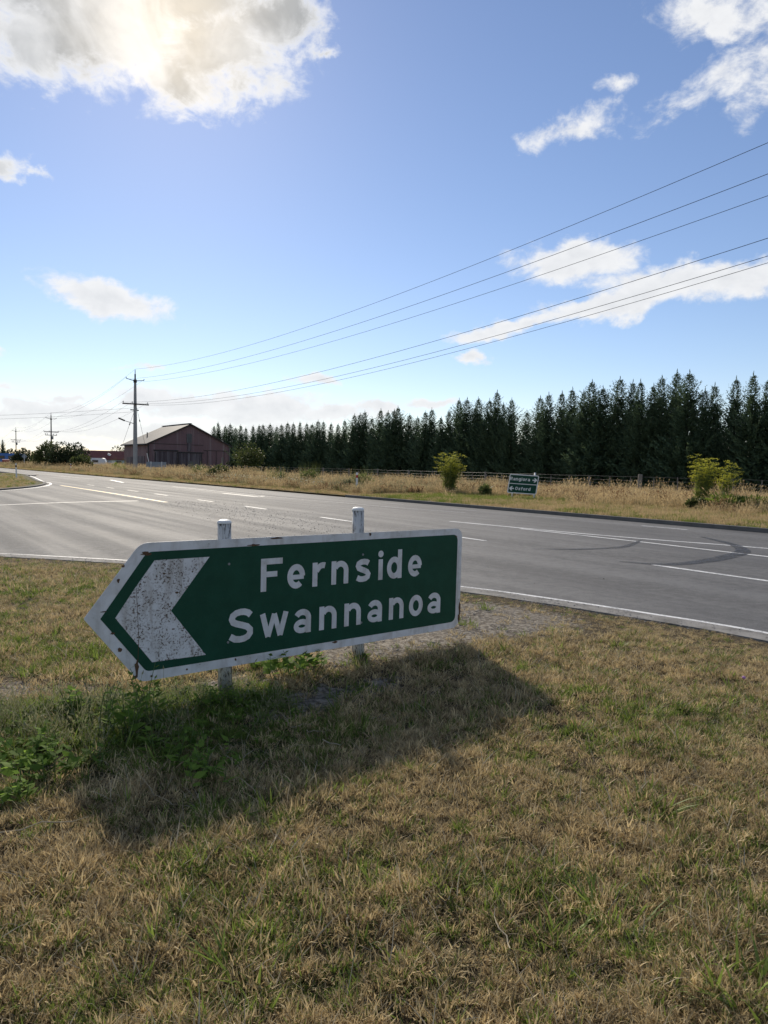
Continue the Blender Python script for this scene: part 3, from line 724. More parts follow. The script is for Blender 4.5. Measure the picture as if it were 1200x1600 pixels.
# ------------------------------------------------------------------ foliage by the handful
def kites(P, D, Ln, Wd, seed, roll=None):
    """elongated leaf shapes: base points, directions, lengths, widths -> verts, faces, tint"""
    r = np.random.default_rng(seed); n = len(P)
    D = D / np.maximum(np.linalg.norm(D, axis=1, keepdims=True), 1e-6)
    A = r.normal(size=(n, 3)) if roll is None else roll
    S = np.cross(D, A); S /= np.maximum(np.linalg.norm(S, axis=1, keepdims=True), 1e-6)
    Ln = np.asarray(Ln).reshape(-1, 1); Wd = np.asarray(Wd).reshape(-1, 1)
    V = np.stack([P, P + D * Ln * 0.42 + S * Wd / 2, P + D * Ln, P + D * Ln * 0.42 - S * Wd / 2], 1).reshape(-1, 3)
    F = np.arange(n * 4).reshape(-1, 4)
    return V, F, np.repeat(r.random(n), 4)
def np_mesh(name, V, F, tint, mat):
    me = bpy.data.meshes.new(name); V = np.asarray(V, np.float32); F = np.asarray(F, np.int32)
    me.vertices.add(len(V)); me.vertices.foreach_set('co', V.ravel())
    k = F.shape[1]; me.loops.add(F.size); me.loops.foreach_set('vertex_index', F.ravel())
    me.polygons.add(len(F)); me.polygons.foreach_set('loop_start', np.arange(0, F.size, k, dtype=np.int32))
    a = me.attributes.new('tint', 'FLOAT', 'POINT'); a.data.foreach_set('value', np.asarray(tint, np.float32))
    me.materials.append(MATS[mat]); me.update(calc_edges=True); return me
def conifer_mesh(seed, H=10.0, RB=2.45):
    """dense dark cypress: upswept feathery branches, full at the foot, drawn out to a thin leader"""
    r = np.random.default_rng(seed); P = []; D = []; Ln = []; Wd = []
    nb = 320; ga = 2.39996; ph = r.random() * 6
    for i in range(nb):
        t = (i + r.random() * 0.8) / nb; t = t ** 0.93; z = H * (0.01 + 0.955 * t)
        env = RB * max(0.0, 1.0 - t) ** 0.70 * (0.88 + 0.16 * math.sin(9 * t + ph)) + 0.05
        L = env * (0.55 + 0.60 * r.random()); a = i * ga + r.normal() * 0.4
        if r.random() < 0.16: L = L * 1.35 + (0.12 if t < .8 else .05)
        up = 0.25 + 0.75 * t + r.normal() * 0.12
        h = np.array([math.cos(a), math.sin(a), 0.0]); side = np.array([-h[1], h[0], 0])
        ns = max(5, int(L / (0.13 - .05 * t)))
        for k in range(ns):
            u = (k + r.random()) / ns
            if u < 0.10: continue
            p = h * L * u + np.array([0, 0, z + L * (up * u * 0.5 + 0.42 * u * u) - 0.05])
            bd = h + np.array([0, 0, up * 0.5 + 0.84 * u])
            for sgn in (-1, 1, 0):
                q = bd + side * sgn * (0.95 - 0.5 * u) + r.normal(size=3) * 0.25 + np.array([0, 0, -0.2 * (sgn != 0) * (1 - t)])
                P.append(p + r.normal(size=3) * 0.05); D.append(q); Ln.append((0.55 - 0.26 * u) * (0.7 + 0.6 * r.random()) * (1 - 0.66 * t)); Wd.append(0.145 * (1 - 0.66 * t) * (1.2 - .5 * u))
    m = 1100; t = r.random(m) ** 1.2; z = H * 0.8 * t; rad = RB * 0.62 * (1 - t) ** 0.9 * np.sqrt(r.random(m)); a = r.random(m) * 6.283
    P += list(np.stack([rad * np.cos(a), rad * np.sin(a), z], 1)); D += list(np.stack([np.cos(a), np.sin(a), 0.6 + 0 * a], 1) + r.normal(size=(m, 3)) * 0.5)
    Ln += list(0.6 * (1 - .5 * t)); Wd += list(0.30 * (1 - .6 * t))
    for k in range(16):
        z = H * (0.94 + 0.055 * k / 16); P.append(np.array([0, 0, z])); a = r.random() * 6.28; w = .5 * (1 - k / 16); D.append(np.array([w * math.cos(a), w * math.sin(a), 1.0])); Ln.append(0.26); Wd.append(0.05)
    V, F, T = kites(np.array(P), np.array(D), np.array(Ln), np.array(Wd), seed)
    return np_mesh('crown', V, F, T, 'conifer')
def trunk_mesh(H, r0, name='trunk', bend=0.0):
    m = MB(); m.path([(0, 0, -0.2), (bend * .3, 0, H * 0.35), (bend, 0, H * 0.8)], [r0, r0 * .75, r0 * .25], 8); return m.mesh(name, MATS['bark'], True)
CON = [conifer_mesh(s) for s in range(7)]; CTR = trunk_mesh(10, 0.16)
TOPS = [(334, 664), (343, 659), (351, 664), (360, 661), (368, 667), (377, 663), (386, 667), (395, 664), (404, 663), (413, 662), (423, 661), (432, 665), (440, 662), (450, 659), (459, 660), (470, 658), (480, 660), (488, 661), (497, 656), (505, 657),
        (517, 660), (527, 661), (538, 655), (552, 646), (562, 645), (572, 641), (583, 651), (593, 638), (607, 641), (616, 639), (624, 634), (638, 645), (652, 650), (664, 641), (678, 637), (690, 650), (702, 640), (716, 622), (728, 621), (742, 634),
        (752, 620), (763, 622), (777, 609), (788, 628), (801, 621), (823, 641), (843, 618), (859, 612), (880, 610), (897, 605), (912, 608), (927, 592), (947, 602), (968, 588), (988, 593), (1003, 592), (1018, 599), (1031, 586), (1056, 577),
        (1078, 578), (1101, 606), (1119, 598), (1152, 588), (1180, 581), (1206, 590), (1232, 586), (1258, 592)]
def px_ray(x, y):
    return (cam.matrix_world.to_3x3() @ Vector(((x - 600) / 1111.0, (800 - y) / 1111.0, -1.0)))
TREE_A = 55.5
rt = random.Random(3)
n = len(TOPS)
for i, (x, y) in enumerate(TOPS):
    d = px_ray(x, y); a = TREE_A + rt.uniform(-0.9, 0.9) + (9.0 if x < 374 else 0); Yd = a / (d.x / d.y * N.x + N.y)
    h = d.z / d.y * Yd + CAM_H
    t = empty('conifer_tree', (d.x / d.y * Yd, Yd, 0.1), rt.uniform(0, 6.28))
    s = (h - 0.1) / 10.05; w = s * rt.uniform(0.95, 1.3)
    c = link('crown', CON[i % 7], t); c.scale = (w, w, s); t.rotation_euler = (rt.uniform(-.025, .025), rt.uniform(-.025, .025), rt.uniform(0, 6.28))
    k = link('trunk', CTR, t); k.scale = (s, s, s)
    tag(t, f'tall dark conifer, {ordinal(n - i)} from the right-hand end of the long shelterbelt row', 'tree', 'dark conifers of the shelterbelt behind the fence')

def bush_mesh(seed, W, Dp, H, mat, lobes=9, n=2600, leaf=0.26, low=0.05, name='crown'):
    r = np.random.default_rng(seed); P = []; D = []
    C = []
    for k in range(lobes):
        a = r.random() * 6.28; q = math.sqrt(r.random()) * 0.62; zc = H * (low + 0.2 + 0.55 * r.random() * (1 - 0.45 * q)); rr = (0.24 + 0.16 * r.random())
        C.append((W / 2 * q * math.cos(a), Dp / 2 * q * math.sin(a), zc, W * rr * .75, Dp * rr * .75, H * rr * (0.85 if q > .3 else 1.0)))
    for k in range(n):
        c = C[k % lobes]; v = r.normal(size=3); v /= np.linalg.norm(v); s = 0.55 + 0.5 * r.random() ** 0.6
        p = np.array([c[0] + v[0] * c[3] * s, c[1] + v[1] * c[4] * s, max(H * low, c[2] + v[2] * c[5] * s)])
        P.append(p); D.append(v + r.normal(size=3) * 0.8)
    L = leaf * 1.25 * (0.6 + 0.8 * r.random(len(P)))
    V, F, T = kites(np.array(P), np.array(D), L, L * 0.55, seed)
    return np_mesh(name, V, F, T, mat)
def branchy_trunk(seed, H, r0, W):
    r = random.Random(seed); m = MB(); m.path([(0, 0, -.15), (.05, .02, H * .3), (0.02, .0, H * .55)], [r0, r0 * .8, r0 * .5], 7)
    for k in range(6):
        a = r.uniform(0, 6.28); z0 = H * r.uniform(.18, .5); q = W * r.uniform(.2, .36)
        m.path([(0.02, 0, z0), (q * .5 * math.cos(a), q * .5 * math.sin(a), z0 + H * .16), (q * math.cos(a), q * math.sin(a), z0 + H * .3)], [r0 * .5, r0 * .35, r0 * .12], 5)
    return m.mesh('trunk', MATS['bark'], True)
def bush(name, px, Y, pw, ptop, mat, label, cat, seed, group=None, depth=0.8, n=2600, leaf=0.26, lobes=9, base=0.08, low=0.04):
    d = px_ray(px, ptop); X = d.x / d.y * Y; H = d.z / d.y * Y + CAM_H - base; W = pw * Y / 1111.0
    t = empty(name, (X, Y, base)); link('crown', bush_mesh(seed, W, W * depth, H, mat, lobes, n, leaf, low), t); link('trunk', branchy_trunk(seed, H, max(.05, H * .025), W), t)
    return tag(t, label, cat, group)
bush('broadleaf_tree', 72, 118, 46, 690, 'bush_light', 'olive green round-topped tree left of the broad dark one beside the road', 'tree', 21, n=3000)
bush('broadleaf_tree', 100, 112, 56, 694, 'bush_dark', 'broad dark tree behind the roadside grass, in front of the second pole', 'tree', 22, n=3600, lobes=12)
bush('broadleaf_tree', 121, 116, 36, 690, 'bush_dark', 'dark upright tree between the broad dark tree and the red-roofed house', 'tree', 23, n=2400)
bush('broadleaf_tree', 128, 105, 40, 712, 'bush_light', 'low light green shrub at the foot of the dark trees', 'shrub', 24, n=1400, lobes=6)
bush('broadleaf_tree', 33, 138, 32, 702, 'bush_dark', 'dark round bush left of the pole line near the road bend', 'tree', 25, n=2200)
bush('broadleaf_tree', 14, 235, 44, 698, 'bush_dark', 'distant dark trees behind the blue truck at the left edge', 'tree', 26, n=1400, leaf=.4)
bush('broadleaf_tree', 48, 240, 52, 704, 'bush_dark', 'far low dark tree behind the third pole', 'tree', 27, n=1200, leaf=.4)
bush('broadleaf_tree', 184, 215, 52, 697, 'bush_light', 'tree crown showing over the red roof beside the barn', 'tree', 28, n=1800, leaf=.35)
bush('broadleaf_tree', 384, 112, 62, 688, 'bush_light', 'pale green spreading shrub between the barn and the conifers', 'shrub', 29, n=3400, lobes=11, leaf=.22)
bush('broadleaf_tree', 364, 120, 22, 716, 'bush_dark', 'low dark shrub against the right corner of the barn', 'shrub', 30, n=900, lobes=5, leaf=.22)
d = px_ray(4, 686); t = empty('conifer_tree', (d.x / d.y * 205, 205, 0)); s = (d.z / d.y * 205 + 1.5) / 10; c = link('crown', CON[2], t); c.scale = (s * .8, s * .8, s); k = link('trunk', CTR, t); k.scale = (s, s, s)
tag(t, 'small lone conifer at the far left edge beyond the blue truck', 'tree')

# ------------------------------------------------------------------ barn
def barn():
    a = Vector((-43.16, 130.0, 0)); root = empty('barn', (a.x, a.y, 0.0), math.atan2(N.y, N.x))
    tag(root, 'old maroon corrugated iron barn with grey gable roof behind the roadside grass', 'barn')
    W, L, E, Rg = 15.7, 15.0, 5.0, 8.75             # local x across the gable, y away along the road
    wl = lambda pts, y0, y1: MB().prism(pts, lambda x, z: Vector((x, y0, z)), lambda x, z: Vector((x, y1, z)))
    gb = [(0, -.2), (W, -.2), (W, E), (W / 2, Rg), (0, E)]
    w = wl(gb, 0, .12).build('front_wall', MATS['maroon_iron'], root)
    wl(gb, L - .12, L).build('back_wall', MATS['maroon_iron'], root)
    for nm, x in (('side_wall', 0), ('side_wall', W - .12)):
        MB().box((x + .06, L / 2, E / 2 - .1), (.12, L - .26, E + .18)).build(nm, MATS['maroon_iron'], root)
    for sgn in (-1, 1):                              # two roof slopes with corrugations along the slope, overhanging
        m = MB(); e = W / 2 + .55; ze = Rg - (Rg - E) * e / (W / 2); nc = 60
        ys = np.linspace(-.35, L + .35, nc + 1)
        top = []; 
        for i, y in enumerate(ys):
            dz = .045 * (i % 2); top += [(W / 2, y, Rg + .14 + dz), (W / 2 + sgn * e, y, ze + .14 + dz)]
        nb = len(top); bot = [(x, y, z - .12) for x, y, z in top]
        F = []
        for i in range(nc):
            k = 2 * i; F += [(k, k + 1, k + 3, k + 2), (nb + k, nb + k + 2, nb + k + 3, nb + k + 1), (k + 1, nb + k + 1, nb + k + 3, k + 3)]
        F += [(0, nb, nb + 1, 1), (nb - 2, nb - 1, 2 * nb - 1, 2 * nb - 2)]
        m.add(top + bot, F); rf = m.build('roof', MATS['roof_iron'], root)
        p0 = Vector((W / 2, -.40, Rg + .05)); p1 = Vector((W / 2 + sgn * e, -.40, ze + .05)); dv = (p1 - p0); mid = (p0 + p1) / 2
        M = Matrix.Rotation(-math.atan2(dv.z, dv.x), 3, 'Y'); MB().box(mid + Vector((0, 0, -.03)), (dv.length, .08, .24), M).build('barge_board', MATS['dark_timber'], rf)
    MB().box((W / 2, L / 2, Rg + .22), (.5, L + .74, .08)).build('ridge_cap', MATS['roof_iron'], root)
    def leaf(x0, x1, z0, z1, y, mat, nm='door'):
        o = MB().box(((x0 + x1) / 2, y, (z0 + z1) / 2), (x1 - x0, .07, z1 - z0)).build(nm, MATS[mat], root); return o
    d1 = leaf(1.15, 5.35, .05, 3.55, -.06, 'maroon_door'); d2 = leaf(5.55, 10.1, .05, 3.35, -.10, 'maroon_door')
    for d_, x in ((d1, 1.2), (d1, 5.3), (d2, 5.6), (d2, 10.05)): MB().box((x, -.16, 1.75), (.14, .05, 3.3)).build('door_stile', MATS['dark_timber'], d_)
    leaf(.9, 5.5, 3.62, 3.85, -.14, 'dark_timber', 'door_rail'); leaf(5.3, 10.4, 3.35, 3.58, -.17, 'dark_timber', 'door_rail')
    leaf(7.15, 8.15, 5.3, 7.0, -.05, 'roof_iron', 'gable_vent'); leaf(7.25, 8.05, 3.7, 5.25, -.04, 'maroon_door', 'patched_sheet')
    leaf(7.5, 8.2, 1.0, 1.9, -.16, 'roof_iron', 'hatch')
    for x in (-.06, W + .06): MB().box((x, -.05, E / 2), (.2, .16, E)).build('corner_flashing', MATS['dark_timber'] if x < 1 else MATS['roof_iron'], root)
    leaf(10.5, 15.5, 3.92, 4.02, -.03, 'dark_timber', 'sheet_joint'); leaf(.3, 10.4, 4.9, 4.98, -.03, 'dark_timber', 'sheet_joint')
    for x in (11.2, 13.0, 14.6): leaf(x, x + .07, .2, 3.9, -.03, 'dark_timber', 'sheet_joint')
    MB().box((-.06, 4.2, 1.4), (.08, 4.2, 2.4)).build('door', MATS['maroon_door'], root)
    MB().box((-.06, 11.2, 1.3), (.08, 3.6, 2.3)).build('door', MATS['maroon_door'], root)
    MB().box((-.62, L / 2, E - .28), (.14, L + .7, .14)).build('gutter', MATS['dark_timber'], root)
    MB().tube((W / 2 - 5.2, 9, 6.3), (W / 2 - 5.2, 9, 7.3), .12, .1, 8).build('vent_pipe', MATS['roof_iron'], root)
barn()
# ------------------------------------------------------------------ house with red roof
def house():
    d = px_ray(157, 727); Y = 188; c = Vector((d.x / d.y * Y, Y, 0)); root = empty('house', c, math.radians(14))
    tag(root, 'pale blue house with long red roof left of the barn', 'house')
    W, Dp, E, Rg = 13.5, 7.0, 2.15, 4.35
    MB().box((0, Dp / 2, E / 2), (W, Dp, E)).build('wall', MATS['wall_blue'], root)
    for sgn in (0, 1):
        y0 = -.5 if sgn == 0 else Dp + .5
        m = MB(); P = [(-W / 2 - .4, y0, E - .1), (W / 2 + .4, y0, E - .1), (W / 2 + .4, Dp / 2, Rg), (-W / 2 - .4, Dp / 2, Rg)]
        m.add(P + [(x, y, z - .12) for x, y, z in P], [(0, 1, 2, 3), (7, 6, 5, 4), (0, 4, 5, 1), (1, 5, 6, 2), (2, 6, 7, 3), (3, 7, 4, 0)]); rf = m.build('roof', MATS['roof_red'], root)
    MB().box((2.0, 1.6, 3.3), (.9, .9, .5), Matrix.Rotation(.5, 3, 'Y')).build('skylight', MATS['white_paint'], rf)
    for x in (-W / 2, W / 2):
        m = MB(); m.prism([(0.05, E), (Dp - .05, E), (Dp / 2, Rg - .18)], lambda y, z: Vector((x - .05, y, z)), lambda y, z: Vector((x + .05, y, z))); m.build('gable', MATS['wall_blue'], root)
    for x, w in ((1.0, 1.9), (4.6, 1.5)):
        f = MB().box((x, -.05, 1.15), (w, .08, 1.25)).build('window', MATS['white_paint'], root); MB().box((x, -.11, 1.15), (w - .16, .04, 1.09)).build('pane', MATS['glass_dark'], f)
    MB().box((3.2, -.05, .95), (.9, .08, 1.9)).build('door', MATS['white_paint'], root)
    pr = MB().box((-2.6, -1.6, 2.0), (3.2, 2.4, .14)).build('porch_roof', MATS['white_paint'], root)
    for x in (-4.1, -1.1): MB().box((x, -2.7, .97), (.12, .12, 1.9)).build('porch_post', MATS['white_paint'], pr)
house()
def vehicle(name, px, Y, L, W, H, mat, label, cat, rz, box=False, zb=0.0):
    d = px_ray(px, 725); root = empty(name, (d.x / d.y * Y, Y, zb), rz); tag(root, label, cat)
    if box:
        prof = [(-L / 2, .35), (L / 2, .35), (L / 2 * .98, H * .62), (L / 2 * .86, H * .96), (L / 2 * .7, H), (-L / 2 * .9, H), (-L / 2, H * .9)]
    else:
        prof = [(-L / 2, .3), (L / 2, .3), (L / 2, H * .52), (L / 2 * .93, H * .58), (-L / 2 * .95, H * .62), (-L / 2, H * .5)]
    b = MB().prism(prof, lambda x, z: Vector((x, -W / 2, z)), lambda x, z: Vector((x, W / 2, z))).build('body', MATS[mat], root)
    if box:
        for x in (-L * .2, L * .12): MB().box((x, 0, H * .66), (L * .22, W + .03, H * .26)).build('window', MATS['glass_dark'], root)
    else:
        cab = [(-L * .42, H * .60), (L * .22, H * .58), (L * .10, H * .95), (L * .02, H), (-L * .28, H), (-L * .38, H * .9)]
        MB().prism(cab, lambda x, z: Vector((x, -W * .44, z)), lambda x, z: Vector((x, W * .44, z))).build('cabin', MATS[mat], root)
        for y in (-1, 1):
            MB().prism([(-L * .36, H * .64), (L * .15, H * .63), (L * .06, H * .92), (-L * .30, H * .92)], lambda x, z: Vector((x, y * W * .44 + y * .005, z)), lambda x, z: Vector((x, y * W * .44 + y * .02, z))).build('window', MATS['glass_dark'], root)
        MB().box((L / 2, 0, H * .42), (.05, W * .7, .12)).build('headlight', MATS['white_plastic'], root)
    for x in (-L * .3, L * .3):
        for y in (-1, 1):
            w = MB().tube((x, y * (W / 2 - .18), .32), (x, y * (W / 2 + .01), .32), .32, .32, 14).build('wheel', MATS['tyre'], root)
            MB().tube((x, y * (W / 2 + .012), .32), (x, y * (W / 2 + .03), .32), .18, .17, 10).build('rim', MATS['rim'], w)
    return root
vehicle('caravan', 145, 168, 6.2, 2.2, 2.25, 'white_paint', 'white caravan parked in front of the red-roofed house', 'caravan', .2, True)
vehicle('parked_car', 113, 152, 4.4, 1.8, 2.25, 'white_paint', 'white vehicle half hidden behind the dark roadside trees', 'van', .1, True)
vehicle('parked_car', 9, 172, 4.2, 1.75, 1.5, 'car_red', 'small red car by the road at the far left edge', 'car', 2.1)
t = vehicle('truck', 14, 190, 8.5, 2.5, 3.1, 'truck_blue', 'blue truck parked beyond the red car at the far left', 'truck', .3, True)
# ------------------------------------------------------------------ power poles and lines
GROUND_V = 0.14
def insul(m, p, h=.28, r=.075):
    p = Vector(p); m.path([p, p + Vector((0, 0, h * .35)), p + Vector((0, 0, h * .36)), p + Vector((0, 0, h * .7)), p + Vector((0, 0, h * .71)), p + Vector((0, 0, h))], [.03, .03, r, r * .8, r * .6, r * .5], 8); return m
def pole(loc, H, label, lamp=False, big=False, rz=0.0, group='power poles along the road'):
    """local x = across the line; the shaft stops below the top spike"""
    root = empty('power_pole', loc, rz); tag(root, label, 'power pole', group)
    sh = H - 1.35; r0, r1 = (.33, .16) if big else (.20, .12); mt = 'pole_concrete' if big else 'pole_wood'
    MB().path([(0, 0, -.4), (0, 0, sh * .5), (0, 0, sh)], [r0, (r0 + r1) / 2, r1], 8).build('shaft', MATS[mt], root)
    MB().path([(0, 0, sh - .35), (0, 0, sh + .05)], [r1 + .07, r1 + .05], 10).build('top_collar', MATS['dark_timber'], root)
    MB().path([(0, 0, sh), (0, 0, sh + .75), (0, 0, sh + .78), (0, 0, H)], [.10, .10, .055, .045], 8).build('top_spike', MATS['dark_timber'], root)
    for s in (-1, 1):
        ar = MB().path([(s * .1, 0, sh - .12), (s * 1.15, 0, sh + (.12 if s < 0 else .0))], [.06, .045], 6).build('line_post', MATS['dark_timber'], root)
        insul(MB(), (s * 1.15, 0, sh + (.12 if s < 0 else 0)), .2).build('insulator', MATS['porcelain'], ar)
    za = H - 4.55
    ca = MB().box((0, -r1 - .14, za), (3.4 if big else 3.2, .12, .16)).build('crossarm', MATS['dark_timber'], root)
    for x in (-1.6, -.45, 1.55): insul(MB(), (x, -r1 - .14, za + .08), .26).build('insulator', MATS['porcelain'], ca)
    zb = za - .75
    cb = MB().box((0, r1 + .14, zb), (1.25 if big else 2.6, .10, .13), Matrix.Rotation(.35 if big else 0, 3, 'Z')).build('crossarm', MATS['dark_timber'], root)
    if not big:
        for x in (-1.2, -.8, .5, 1.2): insul(MB(), (x, r1 + .14, zb + .06), .34, .1).build('insulator', MATS['porcelain'], cb)
        MB().path([(.28, .1, zb - 1.0), (.28, .1, zb - .2)], [.24, .24], 10).build('transformer', MATS['steel_grey'], root)
    if lamp:
        zl = H - 7.1
        ar = MB().path([(-r0 * .7, 0, zl), (-.8, -.05, zl + .16), (-1.3, -.08, zl + .28)], [.05, .04, .04], 6).build('lamp_arm', MATS['steel_grey'], root)
        MB().box((-1.75, -.08, zl + .46), (.85, .26, .16), Matrix.Rotation(.38, 3, 'Y')).build('lamp_head', MATS['dark_timber'], ar)
    return root
P1 = Vector((-33.3, 95.0, GROUND_V)); LD = Vector((46.2, -69.8, 0)); LN = Vector((.834, .552, 0)); RZ = math.atan2(LN.y, LN.x)
H1 = 13.55
p1 = pole(P1, H1, 'tall grey concrete power pole with street lamp standing before the barn', True, True, RZ)
for (x0, z0, x1, z1) in ((.12, H1 - 4.6, 2.15, 0.1), (-.1, H1 - 5.4, -1.5, 3.8)):
    A = Vector((x0, 0, z0)); B = Vector((x1, .3, z1)); st = MB().tube(A, B, .018, .018, 5).build('stay_wire', MATS['wire_metal'], p1)
    c = A.lerp(B, .22 if x1 > 0 else .38); MB().tube(c, c + (B - A).normalized() * .3, .07, .07, 8).build('stay_insulator', MATS['porcelain'], st)
    if x1 > 0: c = A.lerp(B, .72); MB().tube(c, B, .05, .06, 8).build('stay_guard', MATS['white_plastic'], st)
P2 = Vector((-79.6, 170, 0.1)); P3 = Vector((-132, 255, 0.1)); P4 = Vector((-190, 348, .1)); P0 = P1 + LD * 1.2
pole(P2, 12.65, 'middle-distance dark power pole rising behind the broad dark tree', rz=math.radians(31))
pole(P3, 12.9, 'far dark power pole nearest the left edge of the road', rz=math.radians(31))
pole(P4, 12.0, 'farthest tiny power pole at the left edge', rz=math.radians(31))
pole(P0, H1 + .45, 'power pole beyond the right side carrying the overhead lines', rz=RZ, big=True)
rank = ['topmost', 'second from top', 'third from top', 'fourth from top', 'fifth from top', 'lowest']
for i, (o, z0, b, c) in enumerate([(0, 13.75, -6.76, 5.90), (-1.15, 12.35, -6.44, 5.40), (1.1, 12.2, -5.63, 4.97), (-1.6, 9.35, -6.04, 5.73), (-.45, 9.3, -6.61, 6.17), (1.55, 9.15, -5.86, 6.01)]):
    pts = []
    for k in range(49):
        t = 1.2 * k / 48; pts.append(P1 + LN * o + LD * t + Vector((0, 0, z0 + b * t + c * t * t - GROUND_V)))
    w = MB().path(pts, .0105, 5).build('power_line', MATS['wire_metal']); tag(w, f'dark overhead wire, {rank[i]} of the six sweeping up to the right', 'power line', 'overhead wires to the right of the pole')
def span(A, B, hA, hB, sag, label, off, group, n=24, r=.012):
    pts = []
    for k in range(n + 1):
        t = k / n; p = A.lerp(B, t); q = (B - A).normalized(); s = Vector((-q.y, q.x, 0)); s = s if s.x > 0 else -s
        pts.append(p + s * off + Vector((0, 0, hA + (hB - hA) * t - 4 * sag * t * (1 - t))))
    w = MB().path(pts, r, 4).build('power_line', MATS['wire_metal']); tag(w, label, 'power line', group)
for (A, B, ha, hb, nm) in ((P1, P2, H1, 12.65, 'between the concrete pole and the second pole'), (P2, P3, 12.65, 12.9, 'between the second and third poles'), (P3, P4, 12.9, 12, 'beyond the third pole')):
    for i, (o, dz) in enumerate(((0, 0.05), (-1.15, -1.1), (1.15, -1.2), (-1.6, -4.3), (-.45, -4.3), (1.55, -4.3))):
        span(A, B, ha + dz, hb + dz, 1.5, f'thin wire {nm}, {rank[i]} of six', o, 'overhead wires down the road')
for i, dz in enumerate((-5.0, -5.5)):
    span(P1, Vector((-92, 108, .1)), H1 + dz, 12.5 + dz, .8, ('upper' if i == 0 else 'lower') + ' faint wire leading left from the concrete pole', .2 * i, 'overhead wires to the left')
pole(Vector((-92, 108, .1)), 12.5, 'power pole beyond the left side of the side road', rz=1.4)

# ------------------------------------------------------------------ roadside markers and sign backs
def delineator(loc, H, label, band, rz=0.0, lean=0.0):
    root = empty('marker_post', loc, rz); tag(root, label, 'marker post', 'white roadside marker posts')
    b = MB(); b.box((0, 0, H / 2 - .1), (.105, .05, H + .2)); b.build('post', MATS['white_plastic'], root)
    MB().box((0, 0, H - .22), (.113, .058, .16)).build('band', MATS[band], root); MB().box((0, -.032, H - .07), (.06, .008, .06)).build('reflector', MATS['white_paint'], root)
    root.rotation_euler = (0, lean, rz); return root
delineator(rd(32.6, 21.9, .13), 1.05, 'white marker post with red band in dry grass beyond the road', 'red_reflector', .5)
delineator(rd(61.9, 9.55, .05), 1.15, 'white marker post with dark band on the left corner island', 'black_band', .5, -.03)
delineator(rd(97, 21.2, .1), 1.0, 'tiny white marker post at the far road edge below the dark trees', 'red_reflector', .5)
def sign_back(loc, W, H, z, label, rz, diamond=False):
    root = empty('road_sign', loc, rz); tag(root, label, 'road sign')
    P = [(-W / 2, z), (0, z - H / 2), (W / 2, z), (0, z + H / 2)] if diamond else round_poly([(-W / 2, z - H / 2), (W / 2, z - H / 2), (W / 2, z + H / 2), (-W / 2, z + H / 2)], [.06] * 4, 4)
    MB().prism(P, lambda x, h: Vector((x, .0, h)), lambda x, h: Vector((x, .012, h))).build('panel', MATS['sign_back'], root)
    for x in ((0,) if diamond else (-W * .26, W * .28)): MB().tube((x, -.06, -.3), (x, -.06, z + H * .55), .045, .045, 8).build('post', MATS['white_plastic'], root)
sign_back(rd(83.0, 27.5, .13), 2.25, .62, 1.12, 'grey back of a road sign on two white posts in front of the barn', math.radians(12))
sign_back(Vector((-65.8, 130, .1)), 1.0, 1.0, 2.0, 'small grey diamond sign back on a post left of the olive tree', math.radians(10), True)

# ------------------------------------------------------------------ post and wire fence along the verge
def fence():
    s0, s1, a = -8, 100, 37.0; root = empty('wire_fence', rd(s0, a, .15)); tag(root, 'weathered post and wire fence between the verge grass and the conifers', 'fence')
    off = root.location
    pm = MB().path([(0, 0, -.3), (0.01, 0, .6), (0, .01, 1.12)], [.075, .07, .065], 8).mesh('post', MATS['grey_timber']); bmh = MB().box((0, 0, .58), (.045, .03, 1.02)).mesh('batten', MATS['grey_timber'])
    big = MB().path([(0, 0, -.4), (.02, 0, .7), (.05, 0, 1.42), (.05, 0, 1.45)], [.15, .145, .14, .11], 10).mesh('strainer_post', MATS['grey_timber'])
    rr = random.Random(2)
    for s in np.arange(s0, s1, 4.6):
        if abs(s - 25.1) < 1: continue
        o = link('post', pm, root, rd(s + rr.uniform(-.2, .2), a, .15) - off); o.rotation_euler = (rr.uniform(-.05, .05), rr.uniform(-.06, .06), 0); o.scale = (1, 1, rr.uniform(.93, 1.08))
    for s, k in ((25.1, .86), (86.0, 1.5)): o = link('strainer_post', big, root, rd(s, a - .05, .15) - off); o.scale = (.9, .9, k)
    for s in np.arange(s0, 80, 1.53):
        if (s - s0) % 4.6 < .3: continue
        o = link('batten', bmh, root, rd(s, a - .09, .15) - off, math.atan2(U.y, U.x)); o.rotation_euler.y = rr.uniform(-.05, .05); o.scale = (1, 1, rr.uniform(.9, 1.1))
    for i, z in enumerate((.25, .45, .66, .88, 1.1)):
        pts = [rd(s, a - .08, .15 + z - .02 * math.sin(math.pi * ((s - s0) % 4.6) / 4.6) + .008 * math.sin(s)) - off for s in np.arange(s0, s1, 2.3)]
        MB().path(pts, .004, 4).build('fence_wire', MATS['fence_wire'], root)
fence()
